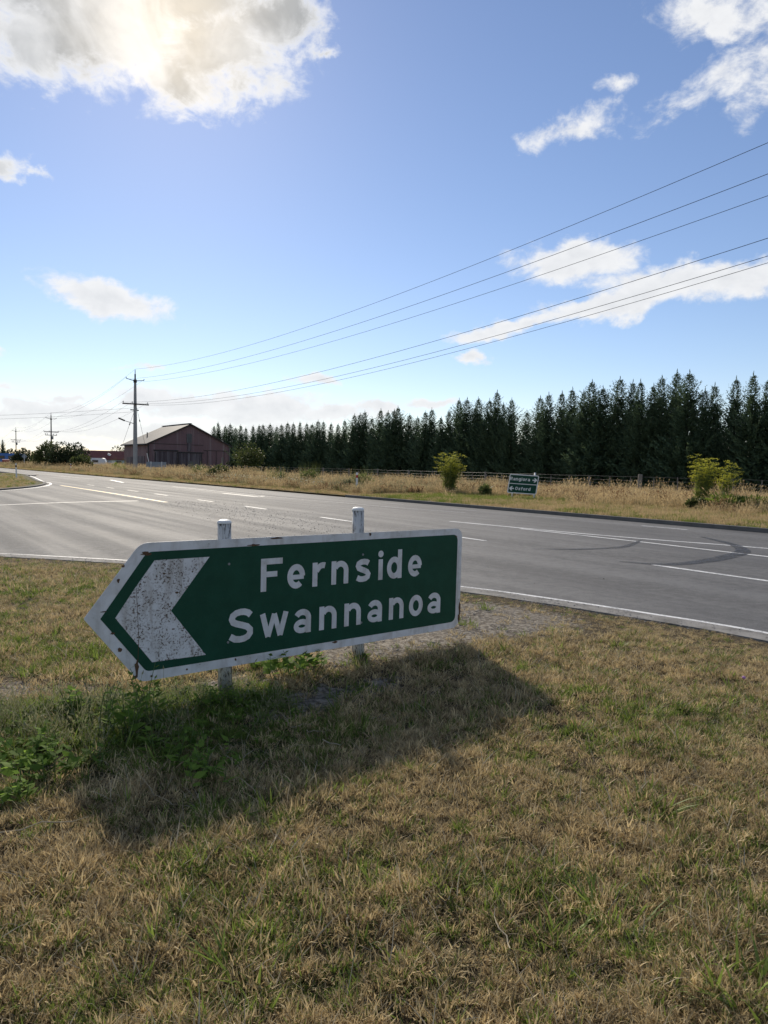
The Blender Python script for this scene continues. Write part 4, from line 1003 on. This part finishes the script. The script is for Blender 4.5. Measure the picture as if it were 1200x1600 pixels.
# ------------------------------------------------------------------ grasses: small plants set out by geometry nodes
SRC = {}
def blades(name, seed, n, h0, h1, w, spread, lean, mat, seg=3, head=0.0, flat=0.0, curl=0.6):
    """a tuft: n curved blades rising from a small patch; head adds a seed head at the tip"""
    r = np.random.default_rng(seed); V = []; F = []; T = []
    for i in range(n):
        a = r.random() * 6.283; q = spread * math.sqrt(r.random()); p = np.array([q * math.cos(a), q * math.sin(a), -0.004])
        h = h0 + (h1 - h0) * r.random() ** 1.4; b = a + r.normal() * 0.9; d = np.array([math.cos(b), math.sin(b), 0]); le = lean * (0.3 + 1.1 * r.random())
        if r.random() < flat: le = 1.2 + 0.5 * r.random()
        tw = r.random() * 6.283; s = np.array([math.cos(tw), math.sin(tw), 0]); o = len(V); ti = r.random(); ang = math.pi / 2 - le * 0.5; q2 = p.copy()
        for k in range(seg + 1):
            u = k / seg; ww = w * (0.75 + 0.5 * r.random()) * (1 - u ** 1.6) / 2 if not head else w * (1 - .5 * u) / 2
            if k == seg and not head: V.append(q2.copy()); T.append(ti)
            else: V += [q2 - s * ww, q2 + s * ww]; T += [ti, ti]
            st_ = h / seg; q2 = q2 + (d * math.cos(ang) + np.array([0, 0, 1]) * math.sin(ang)) * st_; ang -= le * curl / seg
            q2[2] = max(q2[2], 0.002)
        m_ = seg if head else seg - 1
        for k in range(m_): F.append((o + 2 * k, o + 2 * k + 1, o + 2 * k + 3, o + 2 * k + 2))
        if not head: F.append((o + 2 * seg - 2, o + 2 * seg - 1, o + 2 * seg))
        else:
            tp = V[-1]; e = len(V); L = head * (0.7 + 0.6 * r.random()); dv = d * math.cos(ang) + np.array([0, 0, 1]) * math.sin(ang)
            V += [tp, tp + dv * L * .35 + s * w * 1.5, tp + dv * L, tp + dv * L * .35 - s * w * 1.5]; T += [min(1, ti + .25)] * 4; F.append((e, e + 1, e + 2, e + 3))
    me = bpy.data.meshes.new(name); me.from_pydata([tuple(v) for v in V], [], F)
    a = me.attributes.new('tint', 'FLOAT', 'POINT'); a.data.foreach_set('value', np.asarray(T, np.float32)); me.materials.append(MATS[mat])
    return me
def leaves_mesh(name, seed, n, r0, r1, lw, mat, rise=0.4, stem=0.0, tiers=1):
    """broad-leaved rosette or small upright weed"""
    r = np.random.default_rng(seed); V = []; F = []; T = []
    for i in range(n):
        a = r.random() * 6.283; d = np.array([math.cos(a), math.sin(a), 0]); s = np.array([-d[1], d[0], 0]); L = r0 + (r1 - r0) * r.random(); z0 = stem * r.random(); up = rise * (0.3 + 1.2 * r.random()); W = lw * L * (0.8 + .4 * r.random()); o = len(V); ti = r.random()
        c = d * stem * .12 * r.normal(); c[2] = z0
        for u, ww in ((0.0, .12), (.3, .8), (.62, 1.0), (.88, .6)):
            p = c + d * L * u + np.array([0, 0, L * (up * u - up * .75 * u * u)]); bend = np.array([0, 0, -.12 * W * ww])
            V += [p - s * W * ww / 2 + np.array([0, 0, .1 * W * ww]), p + s * W * ww / 2 + np.array([0, 0, .1 * W * ww])]; T += [ti, ti]
        V.append(c + d * L + np.array([0, 0, L * up * .25])); T.append(ti)
        for k in range(3): F.append((o + 2 * k, o + 2 * k + 1, o + 2 * k + 3, o + 2 * k + 2))
        F.append((o + 6, o + 7, o + 8))
    me = bpy.data.meshes.new(name); me.from_pydata([tuple(v) for v in V], [], F)
    a = me.attributes.new('tint', 'FLOAT', 'POINT'); a.data.foreach_set('value', np.asarray(T, np.float32)); me.materials.append(MATS[mat]); return me
def scatter(name, meshes, P, rot, scl, idx, label=None):
    """one object of kind stuff: copies of small plants at given points"""
    col = bpy.data.collections.new(name + '_plants')
    for i, me in enumerate(meshes): col.objects.link(bpy.data.objects.new(f'{name}_plant_{i:02d}', me))
    n = len(P); pm = bpy.data.meshes.new(name); pm.vertices.add(n); pm.vertices.foreach_set('co', np.asarray(P, np.float32).ravel())
    for nm, typ, arr, key in (('rot', 'FLOAT_VECTOR', rot, 'vector'), ('scl', 'FLOAT', scl, 'value'), ('pick', 'INT', idx, 'value')):
        a = pm.attributes.new(nm, typ, 'POINT'); a.data.foreach_set(key, np.asarray(arr, np.int32 if typ == 'INT' else np.float32).ravel())
    o = link(name, pm); kind(o, 'stuff', label)
    ng = bpy.data.node_groups.new(name, 'GeometryNodeTree')
    ng.interface.new_socket('Geometry', in_out='INPUT', socket_type='NodeSocketGeometry'); ng.interface.new_socket('Geometry', in_out='OUTPUT', socket_type='NodeSocketGeometry')
    N_ = ng.nodes.new; gi = N_('NodeGroupInput'); go = N_('NodeGroupOutput'); ip = N_('GeometryNodeInstanceOnPoints'); ci = N_('GeometryNodeCollectionInfo')
    ci.inputs[0].default_value = col; ci.inputs['Separate Children'].default_value = True; ci.inputs['Reset Children'].default_value = True
    ip.inputs['Pick Instance'].default_value = True
    def na(nm, typ):
        q = N_('GeometryNodeInputNamedAttribute'); q.data_type = typ; q.inputs[0].default_value = nm; return q.outputs[0]
    L_ = ng.links.new; L_(gi.outputs[0], ip.inputs['Points']); L_(ci.outputs[0], ip.inputs['Instance']); L_(na('pick', 'INT'), ip.inputs['Instance Index'])
    L_(na('rot', 'FLOAT_VECTOR'), ip.inputs['Rotation']); L_(na('scl', 'FLOAT'), ip.inputs['Scale']); L_(ip.outputs[0], go.inputs[0])
    md = o.modifiers.new('plants', 'NODES'); md.node_group = ng
    return o
rg = np.random.default_rng(77)
def rots(n, tilt=0.15): return np.stack([rg.normal(size=n) * tilt, rg.normal(size=n) * tilt, rg.random(n) * 6.283], 1)

# --- the mown lawn
def lawn_points(n, y0, y1, power=1.0):
    Yp = y0 + (y1 - y0) * rg.random(n) ** power; Xp = (rg.random(n) * 2 - 1) * (0.66 * Yp + 0.7)
    ok = inside_lawn(Xp, Yp); Xp, Yp = Xp[ok], Yp[ok]
    return Xp, Yp
DRY = [blades('dry', s, 34, .016, .050, .0040, .046, 1.7, 'dry_grass', 2, flat=.5) for s in range(6)]
GRN = [blades('green', 50 + s, 26, .016, .046, .0040, .036, 1.5, 'green_grass', 2, flat=.3) for s in range(4)]
LNG = [blades('coarse', 80 + s, 18, .03, .085, .0055, .026, 1.2, 'green_grass', 3) for s in range(3)]
STR = [blades('straw', 110 + s, 3, .05, .13, .0032, .04, 2.4, 'straw', 3, flat=.9) for s in range(4)]
def lawn_grass(n, y0, y1, scale, name, label):
    Xp, Yp = lawn_points(n, y0, y1)
    d = dirt_at(Xp, Yp); g = green_at(Xp, Yp)
    keep = rg.random(len(Xp)) > np.clip(.9 * (edge_dist(Xp, Yp) < .46 + .1 * fbm(Xp, Yp, 6., 21)) + d * 1.25 + 0.75 * np.clip(fbm(Xp, Yp, 16.0, 5) * 1.8, 0, 1) + .3 * np.clip(fbm(Xp, Yp, 5.0, 15) * 1.6 - .2, 0, 1), 0, .97)
    Xp, Yp, g = Xp[keep], Yp[keep], g[keep]; m = len(Xp)
    u = rg.random(m); isg = u < np.clip(0.04 + 0.66 * g ** 1.3, 0, .85)
    idx = np.where(isg, len(DRY) + rg.integers(0, 4, m), rg.integers(0, len(DRY), m))
    lng = isg & (rg.random(m) < .05 + .16 * np.clip(g - .55, 0, 1)); idx[lng] = len(DRY) + 4 + rg.integers(0, 3, lng.sum())
    stw = rg.random(m) < .05; idx[stw] = len(DRY) + 7 + rg.integers(0, 4, stw.sum())
    sc = scale * (0.65 + 0.75 * rg.random(m)) * (1 + .35 * fbm(Xp, Yp, 4.0, 8)); sc = np.where(isg, sc * 1.08, sc) * (0.35 + 0.65 * np.clip((edge_dist(Xp, Yp) - .4) / 1.4, 0, 1))
    return scatter(name, DRY + GRN + LNG + STR, np.stack([Xp, Yp, lawn_z(Xp, Yp)], 1), rots(m, .28), sc, idx, label)
lawn_grass(42000, 1.25, 4.2, 1.0, 'lawn_grass', 'short patchy brown and green grass of the lawn in front')
lawn_grass(34000, 4.2, 7.5, 1.2, 'lawn_grass', 'short patchy dry grass around and behind the big sign')
lawn_grass(26000, 7.5, 11.6, 1.5, 'lawn_grass', 'short patchy dry grass along the near edge of the road')
# isolated greener tufts, each a plant of its own
tm = [blades('tuft', 200 + s, 46, .05, .13, .0055, .05, 1.1, 'green_grass', 3) for s in range(3)]
TUF = [((960, 1435), 1.15, 'leafy bright green grass tuft, largest one low on the right of the lawn'), ((870, 1475), .95, 'green grass tuft just left of the largest one low on the right'),
       ((700, 1385), .9, 'green grass tuft in the middle of the lawn below the big sign'), ((1010, 1265), 1.2, 'broad green grass patch right of centre on the dry lawn'),
       ((780, 1245), .8, 'dark green grass tuft on the dry lawn right of the sign shadow'), ((760, 950), .9, 'green grass tuft behind the right end of the big sign'),
       ((730, 975), .85, 'bright green tuft beside the lower right corner of the big sign'), ((1130, 1028), .8, 'dark flat green tuft near the road edge on the right'),
       ((1100, 1050), .8, 'green tuft just below the dark flat one near the right road edge'), ((990, 992), .7, 'green tuft close to the kerb right of the sign'),
       ((965, 1010), .7, 'small dark tuft below the kerb right of the sign'), ((1170, 1560), 1.3, 'large green grass tuft in the bottom right corner'),
       ((535, 1090), 1.0, 'dark green grass tuft in the sign shadow below the sign'), ((60, 925), 1.0, 'green grass patch on the lawn far left near the road'),
       ((55, 978), .9, 'bright green tuft on the lawn left of the arrow tip'), ((390, 1520), 1.1, 'green tuft near the bottom edge left of centre')]
def lawn_pt(px, py):
    d = px_ray(px, py); t = (0.055 - CAM_H) / d.z; x, y = d.x * t, d.y * t
    return Vector((x, y, float(lawn_z(np.array([x]), np.array([y]))[0])))
for i, ((x, y), s, lab) in enumerate(TUF):
    o = link('grass_tuft', tm[i % 3], None, lawn_pt(x, y) - Vector((0, 0, .004)), i * 1.3); o.scale = (s * 1.7, s * 1.7, s * 1.05); tag(o, lab, 'grass tuft', 'greener tufts on the dry lawn')
# fallen dry stalks
def stalk(px, py, L, rz, seed, label):
    r = random.Random(seed); c = lawn_pt(px, py); pts = []
    for k in range(7):
        t = k / 6 - .5; pts.append(Vector((L * t, L * .12 * math.sin(3 * t + r.random()), .028 + .012 * r.random() + .02 * (k == 6))))
    m = MB().path(pts, [.0026] * 5 + [.002, .001], 5)
    o = m.build('dry_stalk', MATS['straw']); o.location = c; o.rotation_euler.z = rz; tag(o, label, 'dry stalk', 'fallen dry stalks on the lawn')
    a = o.data.attributes.new('tint', 'FLOAT', 'POINT'); a.data.foreach_set('value', [.6] * len(o.data.vertices))
for q in [(475, 1142, .16, .4, 1, 'forked pale dry stalk in the sign shadow'), (495, 1150, .12, -.3, 2, 'short pale stalk beside the forked one in the sign shadow'), (430, 1322, .14, 1.2, 3, 'bent straw below the sign shadow left of centre'),
          (60, 1308, .34, .1, 4, 'long dry stick at the left edge of the lawn'), (545, 1440, .11, 1.4, 5, 'upright-looking straw low in the middle of the lawn'), (785, 1460, .18, 1.5, 6, 'long thin straw left of the green tufts low right'),
          (1090, 1235, .12, 2.0, 7, 'pale straw on the right of the dry lawn'), (520, 1170, .13, -.8, 8, 'thin straw at the lower side of the sign shadow')]: stalk(*q)

# --- weeds under the sign
WD = [leaves_mesh('weed', 300 + s, 26, .04, .09, .42, 'weed_leaf', .9, .06) for s in range(3)] + [leaves_mesh('weed', 310 + s, 18, .05, .11, .24, 'weed_leaf', .7, .03) for s in range(2)]
nP = 1500
Xp = -1.7 + rg.normal(size=nP) * .85; Yp = 3.85 + .38 * (Xp + 1.6) + rg.normal(size=nP) * .30
gq = green_at(Xp, Yp); kp = (rg.random(nP) < np.clip((gq - .42) * 1.5, 0, 1)) & inside_lawn(Xp, Yp); Xp, Yp = Xp[kp], Yp[kp]; m = len(Xp)
scatter('ground_cover', WD, np.stack([Xp, Yp, lawn_z(Xp, Yp)], 1), rots(m, .2), .25 + .4 * rg.random(m), rg.integers(0, 5, m), 'low leafy green weeds creeping under the arrow end of the sign')
nP = 2600; Xp = -1.7 + rg.normal(size=nP) * .8; Yp = 3.9 + .38 * (Xp + 1.6) + rg.normal(size=nP) * .30; gq = green_at(Xp, Yp); kp = (rg.random(nP) < np.clip((gq - .35) * 1.3, 0, 1)) & inside_lawn(Xp, Yp); Xp, Yp = Xp[kp], Yp[kp]; m = len(Xp)
scatter('ground_cover', LNG + tm + [blades('wispy', 140 + s, 14, .08, .22, .003, .05, .7, 'grey_weed', 3, head=.03) for s in range(2)], np.stack([Xp, Yp, lawn_z(Xp, Yp)], 1), rots(m, .2), .5 + .6 * rg.random(m), np.where(rg.random(m) < .12, 6, 0) + rg.integers(0, 2, m) + np.where(rg.random(m) < .0, 0, 0) , 'rank green grass mixed with the weeds under the sign')
def weed(px, py, H, n, label, seed, lw=.5, leaf=(.05, .1), spread=.06, mat='weed_leaf'):
    """upright branching weed with its own stems and leaves"""
    r = np.random.default_rng(seed); root = empty('weed_plant', lawn_pt(px, py)); tag(root, label, 'weed', 'leafy weeds around the sign')
    st = MB(); P = []; D = []; Ln = []
    for i in range(n):
        a = r.random() * 6.28; q = spread * r.random(); h = H * (.55 + .5 * r.random()); b = np.array([q * math.cos(a), q * math.sin(a), 0]); tp = b + np.array([math.cos(a) * h * .28, math.sin(a) * h * .28, h])
        md_ = (b + tp) / 2 + r.normal(size=3) * .012; st.path([b, md_, tp], [.003, .0024, .0012], 5)
        for k in range(7):
            u = .25 + .75 * (k + r.random()) / 7; p = b * (1 - u) + tp * u; c = r.random() * 6.28; P.append(p); D.append(np.array([math.cos(c), math.sin(c), .25 + .3 * r.random()])); Ln.append((leaf[0] + (leaf[1] - leaf[0]) * r.random()) * (1.15 - .6 * u))
    kind(st.build('stem', MATS['stem_green'], root), 'stuff')
    V, F, T = kites(np.array(P), np.array(D), np.array(Ln), np.array(Ln) * lw, seed, roll=np.stack([r.normal(size=len(P)) * .4, r.normal(size=len(P)) * .4, np.ones(len(P))], 1))
    kind(link('leaf_cluster', np_mesh('leaf_cluster', V, F, T, mat), root), 'stuff')
weed(200, 1150, .30, 12, 'tall leafy weed below the arrow tip of the sign', 1); weed(235, 1135, .34, 10, 'upright weed with narrow leaves under the lower left corner of the sign', 2, .35)
weed(150, 1140, .28, 14, 'wispy seeding weed left of the arrow tip', 3, .3, (.02, .045), .12, 'grey_weed'); weed(120, 1120, .20, 12, 'pale wispy weed on the lawn left of the leafy ones', 31, .3, (.02, .04), .12, 'grey_weed')
weed(105, 1115, .16, 9, 'bright green leafy weed at the left below the sign', 4, .6); weed(40, 1190, .14, 16, 'wide bright green weed clump at the left edge', 5, .6, (.05, .09), .22)
weed(85, 1210, .13, 14, 'bright green weed clump right of the one at the left edge', 6, .6, (.05, .09), .2); weed(455, 1062, .20, 12, 'broad-leaved bright weed under the middle of the sign', 7, .8, (.06, .10), .14)
weed(485, 1052, .16, 9, 'green weed right of the broad-leaved one under the sign', 8, .7, (.05, .08), .1); weed(400, 1050, .13, 9, 'low green weed behind the left post of the sign', 9, .6, (.04, .07), .1)
weed(330, 1110, .15, 11, 'green weed at the foot of the left post', 10, .5, (.04, .07), .1); weed(370, 1105, .13, 10, 'low dark weed right of the left post foot', 11, .45, (.04, .07), .1)
weed(270, 1180, .16, 12, 'dark green weed in the shadow of the arrow end', 12, .5, (.05, .09), .16); weed(320, 1210, .12, 14, 'low dark weed deeper in the sign shadow', 13, .5, (.05, .09), .2)
weed(25, 1250, .10, 12, 'low weed patch at the left edge below the bright clumps', 14, .5, (.04, .08), .18); weed(1162, 1068, .05, 2, 'tiny pink-flowered weed on the right of the lawn', 15, .4, (.02, .03), .02)
o = link('flower_head', MB().path([(0, 0, .045), (0, 0, .055), (0, 0, .066)], [.004, .016, .006], 8).mesh('flower_head', MATS['thistle_pink'], True)); o.parent = [x for x in COL.objects if x.get('label') == 'tiny pink-flowered weed on the right of the lawn'][0]
# --- stones on the bare earth
def stone_mesh(seed):
    r = random.Random(seed); bm = bmesh.new(); bmesh.ops.create_icosphere(bm, subdivisions=1, radius=1)
    for v in bm.verts: v.co = Vector((v.co.x * r.uniform(.8, 1.2), v.co.y * r.uniform(.7, 1.1), v.co.z * r.uniform(.4, .7)))
    me = bpy.data.meshes.new('stone'); bm.to_mesh(me); bm.free(); me.materials.append(MATS['stone']); return me
nP = 16000; Xp = rg.random(nP) * 6.5 - 3.6; Yp = rg.random(nP) * 5 + 3.2; kp = (rg.random(nP) < dirt_at(Xp, Yp) ** 1.4 * .8) & inside_lawn(Xp, Yp); Xp, Yp = Xp[kp], Yp[kp]
qe = rg.random(5200) * .42 + .12; qs = rg.random(5200); eo = np.array([(p.x, p.y) for p in EDGE]); sel = (eo[:, 1] > 4); e0 = eo[sel]; qi = (qs * (len(e0) - 1.001)).astype(int); qf = rg.random(5200)
tn = e0[qi + 1] - e0[qi]; tn = tn / np.linalg.norm(tn, axis=1, keepdims=True); pe = e0[qi] + (e0[qi + 1] - e0[qi]) * qf[:, None] + np.stack([-tn[:, 1], tn[:, 0]], 1) * qe[:, None]
kp = rg.random(5200) < np.clip(.35 + .6 * fbm(pe[:, 0], pe[:, 1], 3., 31), .03, 1); Xp = np.concatenate([Xp, pe[kp, 0]]); Yp = np.concatenate([Yp, pe[kp, 1]]); m = len(Xp)
scatter('gravel', [stone_mesh(s) for s in range(4)], np.stack([Xp, Yp, np.maximum(lawn_z(Xp, Yp) + .001, .027)], 1), rots(m, .3), .003 + .009 * rg.random(m) ** 2.5, rg.integers(0, 4, m), 'fine pale gravel on the bare earth under the sign')
nP = 2600; sP = rg.random(nP) * 26 - 2 + 3; aP = rg.normal(size=nP) * .9; Q = np.array([list(rd(s, 7.9 + a * 1.0 + .12 * max(0, s - 8))) for s, a in zip(sP, aP)])
kp = ~inside_lawn(Q[:, 0], Q[:, 1]) & (rg.random(nP) < np.clip((sP - 9) / 8, 0.02, 1)); Q = Q[kp]; m = len(Q)
scatter('loose_chip', [stone_mesh(s) for s in range(4, 6)], Q + np.array([0, 0, .004]), rots(m, .3), .006 + .010 * rg.random(m) ** 2, rg.integers(0, 2, m), 'loose dark stone chips scattered on the road')

# --- verge grass beyond the road
TD = [blades('tall', 400 + s, 56, .16, .46, .013, .34, .9, 'tall_dry', 3, head=.07) for s in range(4)] + [blades('tall', 409, 26, .5, .95, .011, .30, .5, 'tall_dry', 3, head=.12)]
TG = [blades('tallg', 420 + s, 46, .14, .48, .014, .30, .8, 'tall_green', 3) for s in range(3)]
TB = [blades('brownw', 440 + s, 34, .2, .5, .015, .22, .5, 'tall_brown', 3, head=.12) for s in range(2)]
GW = [blades('greyw', 430 + s, 44, .25, .60, .012, .25, .6, 'grey_weed', 3, head=.07) for s in range(2)]
def rdn(s, a, z): return np.stack([U.x * s + N.x * a, U.y * s + N.y * a, z], 1)
def verge_z(a): return np.interp(a, cols, zz)
def verge(n, s0, s1, a0, a1, fade, pick, sc0, sc1, name, label, meshes, dens=None):
    s = s0 + (s1 - s0) * rg.random(n); a = a0 + (a1 - a0) * rg.random(n)
    P = rdn(s, a, verge_z(a)); kp = inview(P, .12)
    if fade: kp &= rg.random(n) < np.clip((a - a0) / fade, .05, 1)
    if dens is not None: kp &= rg.random(n) < dens(s, a)
    kp &= (np.hypot(s - 32.6, a - 21.2) > .9) & ~((np.abs(s - 23.4) < 1.5) & (a > 20.5) & (a < 24.9) & (name == 'verge_grass'))
    s, a, P = s[kp], a[kp], P[kp]; m = len(P)
    return scatter(name, meshes, P, rots(m, .10), sc0 + (sc1 - sc0) * rg.random(m) * (1 + .4 * fbm(s, a, .7, 4)), pick(s, a, m), label)
def pick_tall(s, a, m):
    g = fbm(s, a, .55, 6) + .5 * fbm(s, a, 1.6, 7) - .012 * np.maximum(0, 34 - s) + np.where((s > 30) & (s < 62), .28, 0); u = rg.random(m)
    ix = rg.integers(0, 4, m); ix[rg.random(m) < np.clip(.05 + .14 * fbm(s, a, .9, 12), 0.01, .25)] = 4; gg = u < np.clip(.22 + .42 * g, .08, .8); ix[gg] = 5 + rg.integers(0, 3, gg.sum())
    w = (rg.random(m) < .10) & (s > 28); ix[w] = 8 + rg.integers(0, 2, w.sum()); w = rg.random(m) < np.clip(.07 + .25 * fbm(s, a, 1.1, 22), 0, .4); ix[w] = (10 + rg.integers(0, 2, w.sum())) if w.any() else 0; return ix
verge(22000, -2, 62, 21.5, 39.5, 0, pick_tall, .62, 1.02, 'verge_grass', 'tall golden dry grass on the wide verge in front of the fence', TD + TG + GW + TB,
      lambda s, a: np.clip((a - (23.6 + 1.1 * fbm(s, 0 * s, .5, 3) + 2.6 * np.exp(-((s - 23.5) / 3.5) ** 2) - 1.6 * np.clip((s - 28) / 4, 0, 1))) / 1.6, 0.03, 1) * np.clip(.75 + .5 * fbm(s, a, .8, 15), .2, 1))
verge(13000, 62, 150, 20.2, 38, 1.5, pick_tall, .8, 1.25, 'verge_grass', 'tall dry grass along the far verge in front of the barn', TD + TG + GW + TB)
verge(7000, 29, 66, 19.8, 24, 1.6, pick_tall, .55, .95, 'verge_grass', 'weedy dry grass close to the far road edge', TD + TG + GW + TB)
verge(5000, 150, 260, 20, 60, 3, pick_tall, 1.0, 1.6, 'verge_grass', 'distant dry grass at the road bend', TD + TG + GW + TB)
SHG = [blades('shortg', 450 + s, 40, .07, .20, .010, .16, .8, 'verge_green', 2) for s in range(3)]; SHD = [blades('shortd', 460 + s, 40, .06, .18, .010, .16, 1.0, 'tall_dry', 2) for s in range(3)]
def pick_short(s, a, m):
    u = rg.random(m); p = np.clip(.12 + .35 * fbm(s, a, .6, 9) + .3 * fbm(s, a, 1.7, 10) + .6 * np.exp(-((s - 24) / 3.5) ** 2), .04, .95); ix = rg.integers(0, 3, m); ix[u > p] += 3; return ix
verge(26000, -2, 60, 19.12, 29, 0, pick_short, .6, 1.1, 'verge_turf', 'short green and straw coloured turf along the far kerb', SHG + SHD, lambda s, a: np.clip(1.2 - (a - 19.2) / 11, .1, 1))
verge(9000, 60, 150, 18.96, 22, 0, pick_short, .7, 1.2, 'verge_turf', 'short turf strip along the road before the barn', SHG + SHD)
# corner island turf
nP = 9000; Xp = -40 + 23 * rg.random(nP); Yp = 30 + 40 * rg.random(nP); s_ = Xp * U.x + Yp * U.y; a_ = Xp * N.x + Yp * N.y
ed = np.array([(p.x, p.y) for p in offset(ISLE, .9)]); es = ed @ np.array([U.x, U.y]); ea = ed @ np.array([N.x, N.y]); o_ = np.argsort(es)
kp = (a_ < np.interp(s_, es[o_], ea[o_])) & inview(np.stack([Xp, Yp, 0 * Xp], 1), .1) & ~((Yp > 55 + (Xp + 60) * .25) & (Yp < 64 + (Xp + 60) * .10)); Xp, Yp = Xp[kp], Yp[kp]; m = len(Xp)
scatter('island_turf', SHG + SHD, np.stack([Xp, Yp, .05 + 0 * Xp], 1), rots(m, .15), .5 + .4 * rg.random(m), np.where(rg.random(m) < .3, 0, 3) + rg.integers(0, 3, m), 'dry turf on the left corner island')
# white daisies in the verge
DY = [leaves_mesh('daisy', 500, 7, .03, .04, .7, 'daisy', .2, .0)]
s_ = 34 + 22 * rg.random(420); a_ = 20.5 + 3.5 * rg.random(420); P = rdn(s_, a_, verge_z(a_) + .25 + .35 * rg.random(420))
scatter('daisy_flower', DY, P, rots(420, .6), .8 + .7 * rg.random(420), np.zeros(420, int), 'white daisies dotted in the verge weeds')

# --- larger verge plants
def verge_pt(px, py, z=.14):
    d = px_ray(px, py); t = (z - CAM_H) / d.z; return Vector((d.x * t, d.y * t, z))
def verge_at(px, a, z=.14):
    d = px_ray(px, 760); k = d.x / d.y; Yd = a / (k * N.x + N.y); return Vector((k * Yd, Yd, z))
def fennel(px, py, H, W, label, seed, lean=0.0, k=1.0):
    r = np.random.default_rng(seed); root = empty('fennel_plant', verge_at(px, py)); tag(root, label, 'fennel', 'yellow-flowered fennel on the verge')
    st = MB(); P = []; D = []; Ln = []; Q = []; E = []; M_ = []
    for i in range(int(15 * k)):
        a = r.random() * 6.28; tp = np.array([W / 2 * math.cos(a) * r.random() ** .7 + lean, W / 2 * math.sin(a) * r.random() ** .7, H * (.62 + .4 * r.random())]); b = np.array([W * .11 * math.cos(a), W * .11 * math.sin(a), 0]); mdp = b * .6 + tp * .4 + np.array([-.15 * tp[0], 0, .1 * H])
        st.path([b, mdp, tp], [.014, .011, .005], 5)
        for j in range(9):
            u = .45 + .55 * (j + r.random()) / 9; p = b * (1 - u) ** 2 + 2 * u * (1 - u) * mdp + tp * u * u; c = r.random() * 6.28; L = .22 * (1.2 - .6 * u) + .06; q = p + np.array([math.cos(c) * L, math.sin(c) * L, L * .9])
            st.path([p, q], [.005, .003], 4)
            for t_ in range(13):
                e = r.random() * 6.28; w = .11 * math.sqrt(r.random()); Q.append(q + np.array([math.cos(e) * w, math.sin(e) * w, 0.07 * r.random()])); E.append(np.array([math.cos(e), math.sin(e), .3]))
        for j in range(48):
            u = .10 + .6 * r.random(); p = b * (1 - u) ** 2 + 2 * u * (1 - u) * mdp + tp * u * u; P.append(p + r.normal(size=3) * .04); D.append(r.normal(size=3) + np.array([0, 0, .8])); Ln.append(.16 + .14 * r.random())
    kind(st.build('stem', MATS['stem_green'], root), 'stuff')
    V, F, T = kites(np.array(P), np.array(D), np.array(Ln), np.array(Ln) * .12, seed); kind(link('frond', np_mesh('frond', V, F, T, 'fennel_leaf'), root), 'stuff')
    V, F, T = kites(np.array(Q), np.array(E), np.full(len(Q), .07), np.full(len(Q), .05), seed + 1, roll=np.tile(np.array([0.1, .1, 1.0]), (len(Q), 1))); kind(link('flower_umbel', np_mesh('flower_umbel', V, F, T, 'fennel_flower'), root), 'stuff')
fennel(702, 25.5, 2.0, 1.55, 'bushy yellow-green fennel on the verge left of the small green sign', 41, .05, 2.2)
fennel(1094, 27, 1.95, 1.25, 'tall yellow-flowered fennel near the right edge of the verge', 42, .1, 1.3); fennel(1132, 28, 1.7, .7, 'slimmer fennel stems right of the tall fennel at the right edge', 43, .15, .55)
def broom(px, py, H, W, label, seed, mat='tall_green', n=150):
    root = empty('verge_shrub', verge_at(px, py)); tag(root, label, 'shrub', 'upright green shrubs in the verge')
    me = blades('stem', seed, n, H * .6, H * 1.08, .016, W / 2, .35, mat, 4, curl=.4); kind(link('stem', me, root), 'stuff')
    me = bush_mesh(seed, W, W, H * .62, mat, 5, 260, .16, .05, 'leaf_cluster'); kind(link('leaf_cluster', me, root), 'stuff')
broom(567, 23.2, 1.45, 1.25, 'upright green broom-like shrub left of the red-banded marker post', 51); broom(484, 24, 1.75, 1.3, 'green broom-like shrub in the verge left of centre', 52); broom(432, 24, 1.5, 1.3, 'green shrub in the verge nearest the barn side', 53)
broom(540, 22.6, 1.0, 1.3, 'grey-green weedy shrub left of the upright green one', 54, 'grey_weed'); broom(186, 25, 2.0, 1.6, 'yellowish green shrub in front of the left barn wall', 55, 'verge_green', 90); broom(312, 25, 1.7, 1.8, 'dark weed clump in front of the barn door', 56, 'tall_green')
broom(758, 25.5, .95, .55, 'thin green weed right of the bushy fennel', 57, 'tall_green', 45); broom(462, 22.6, .95, 1.5, 'low grey-green weed between two verge shrubs', 58, 'grey_weed', 90)
def low_shrub(px, py, H, W, label, seed, mat):
    root = empty('low_shrub', verge_at(px, py)); tag(root, label, 'shrub'); link('crown', bush_mesh(seed, W, W * .7, H, mat, 7, 1500, .13, .03), root)
    m = MB(); r = random.Random(seed)
    for k in range(9):
        a = r.uniform(0, 6.28); m.path([(0, 0, 0), (W * .25 * math.cos(a), W * .2 * math.sin(a), H * .4), (W * .5 * math.cos(a), W * .4 * math.sin(a), H * r.uniform(.2, .8))], [.02, .014, .006], 5)
    m.build('branch', MATS['grey_timber'], root)
low_shrub(1155, 26, .6, 1.9, 'low yellow-green shrub with dead sticks below the right-hand fennel', 61, 'verge_green'); low_shrub(1095, 25.5, .4, 1.2, 'low dark green growth at the foot of the tall fennel', 62, 'bush_light')
low_shrub(345, 24, 1.25, 2.6, 'brown and green weedy mound in front of the barn corner', 63, 'bush_light')
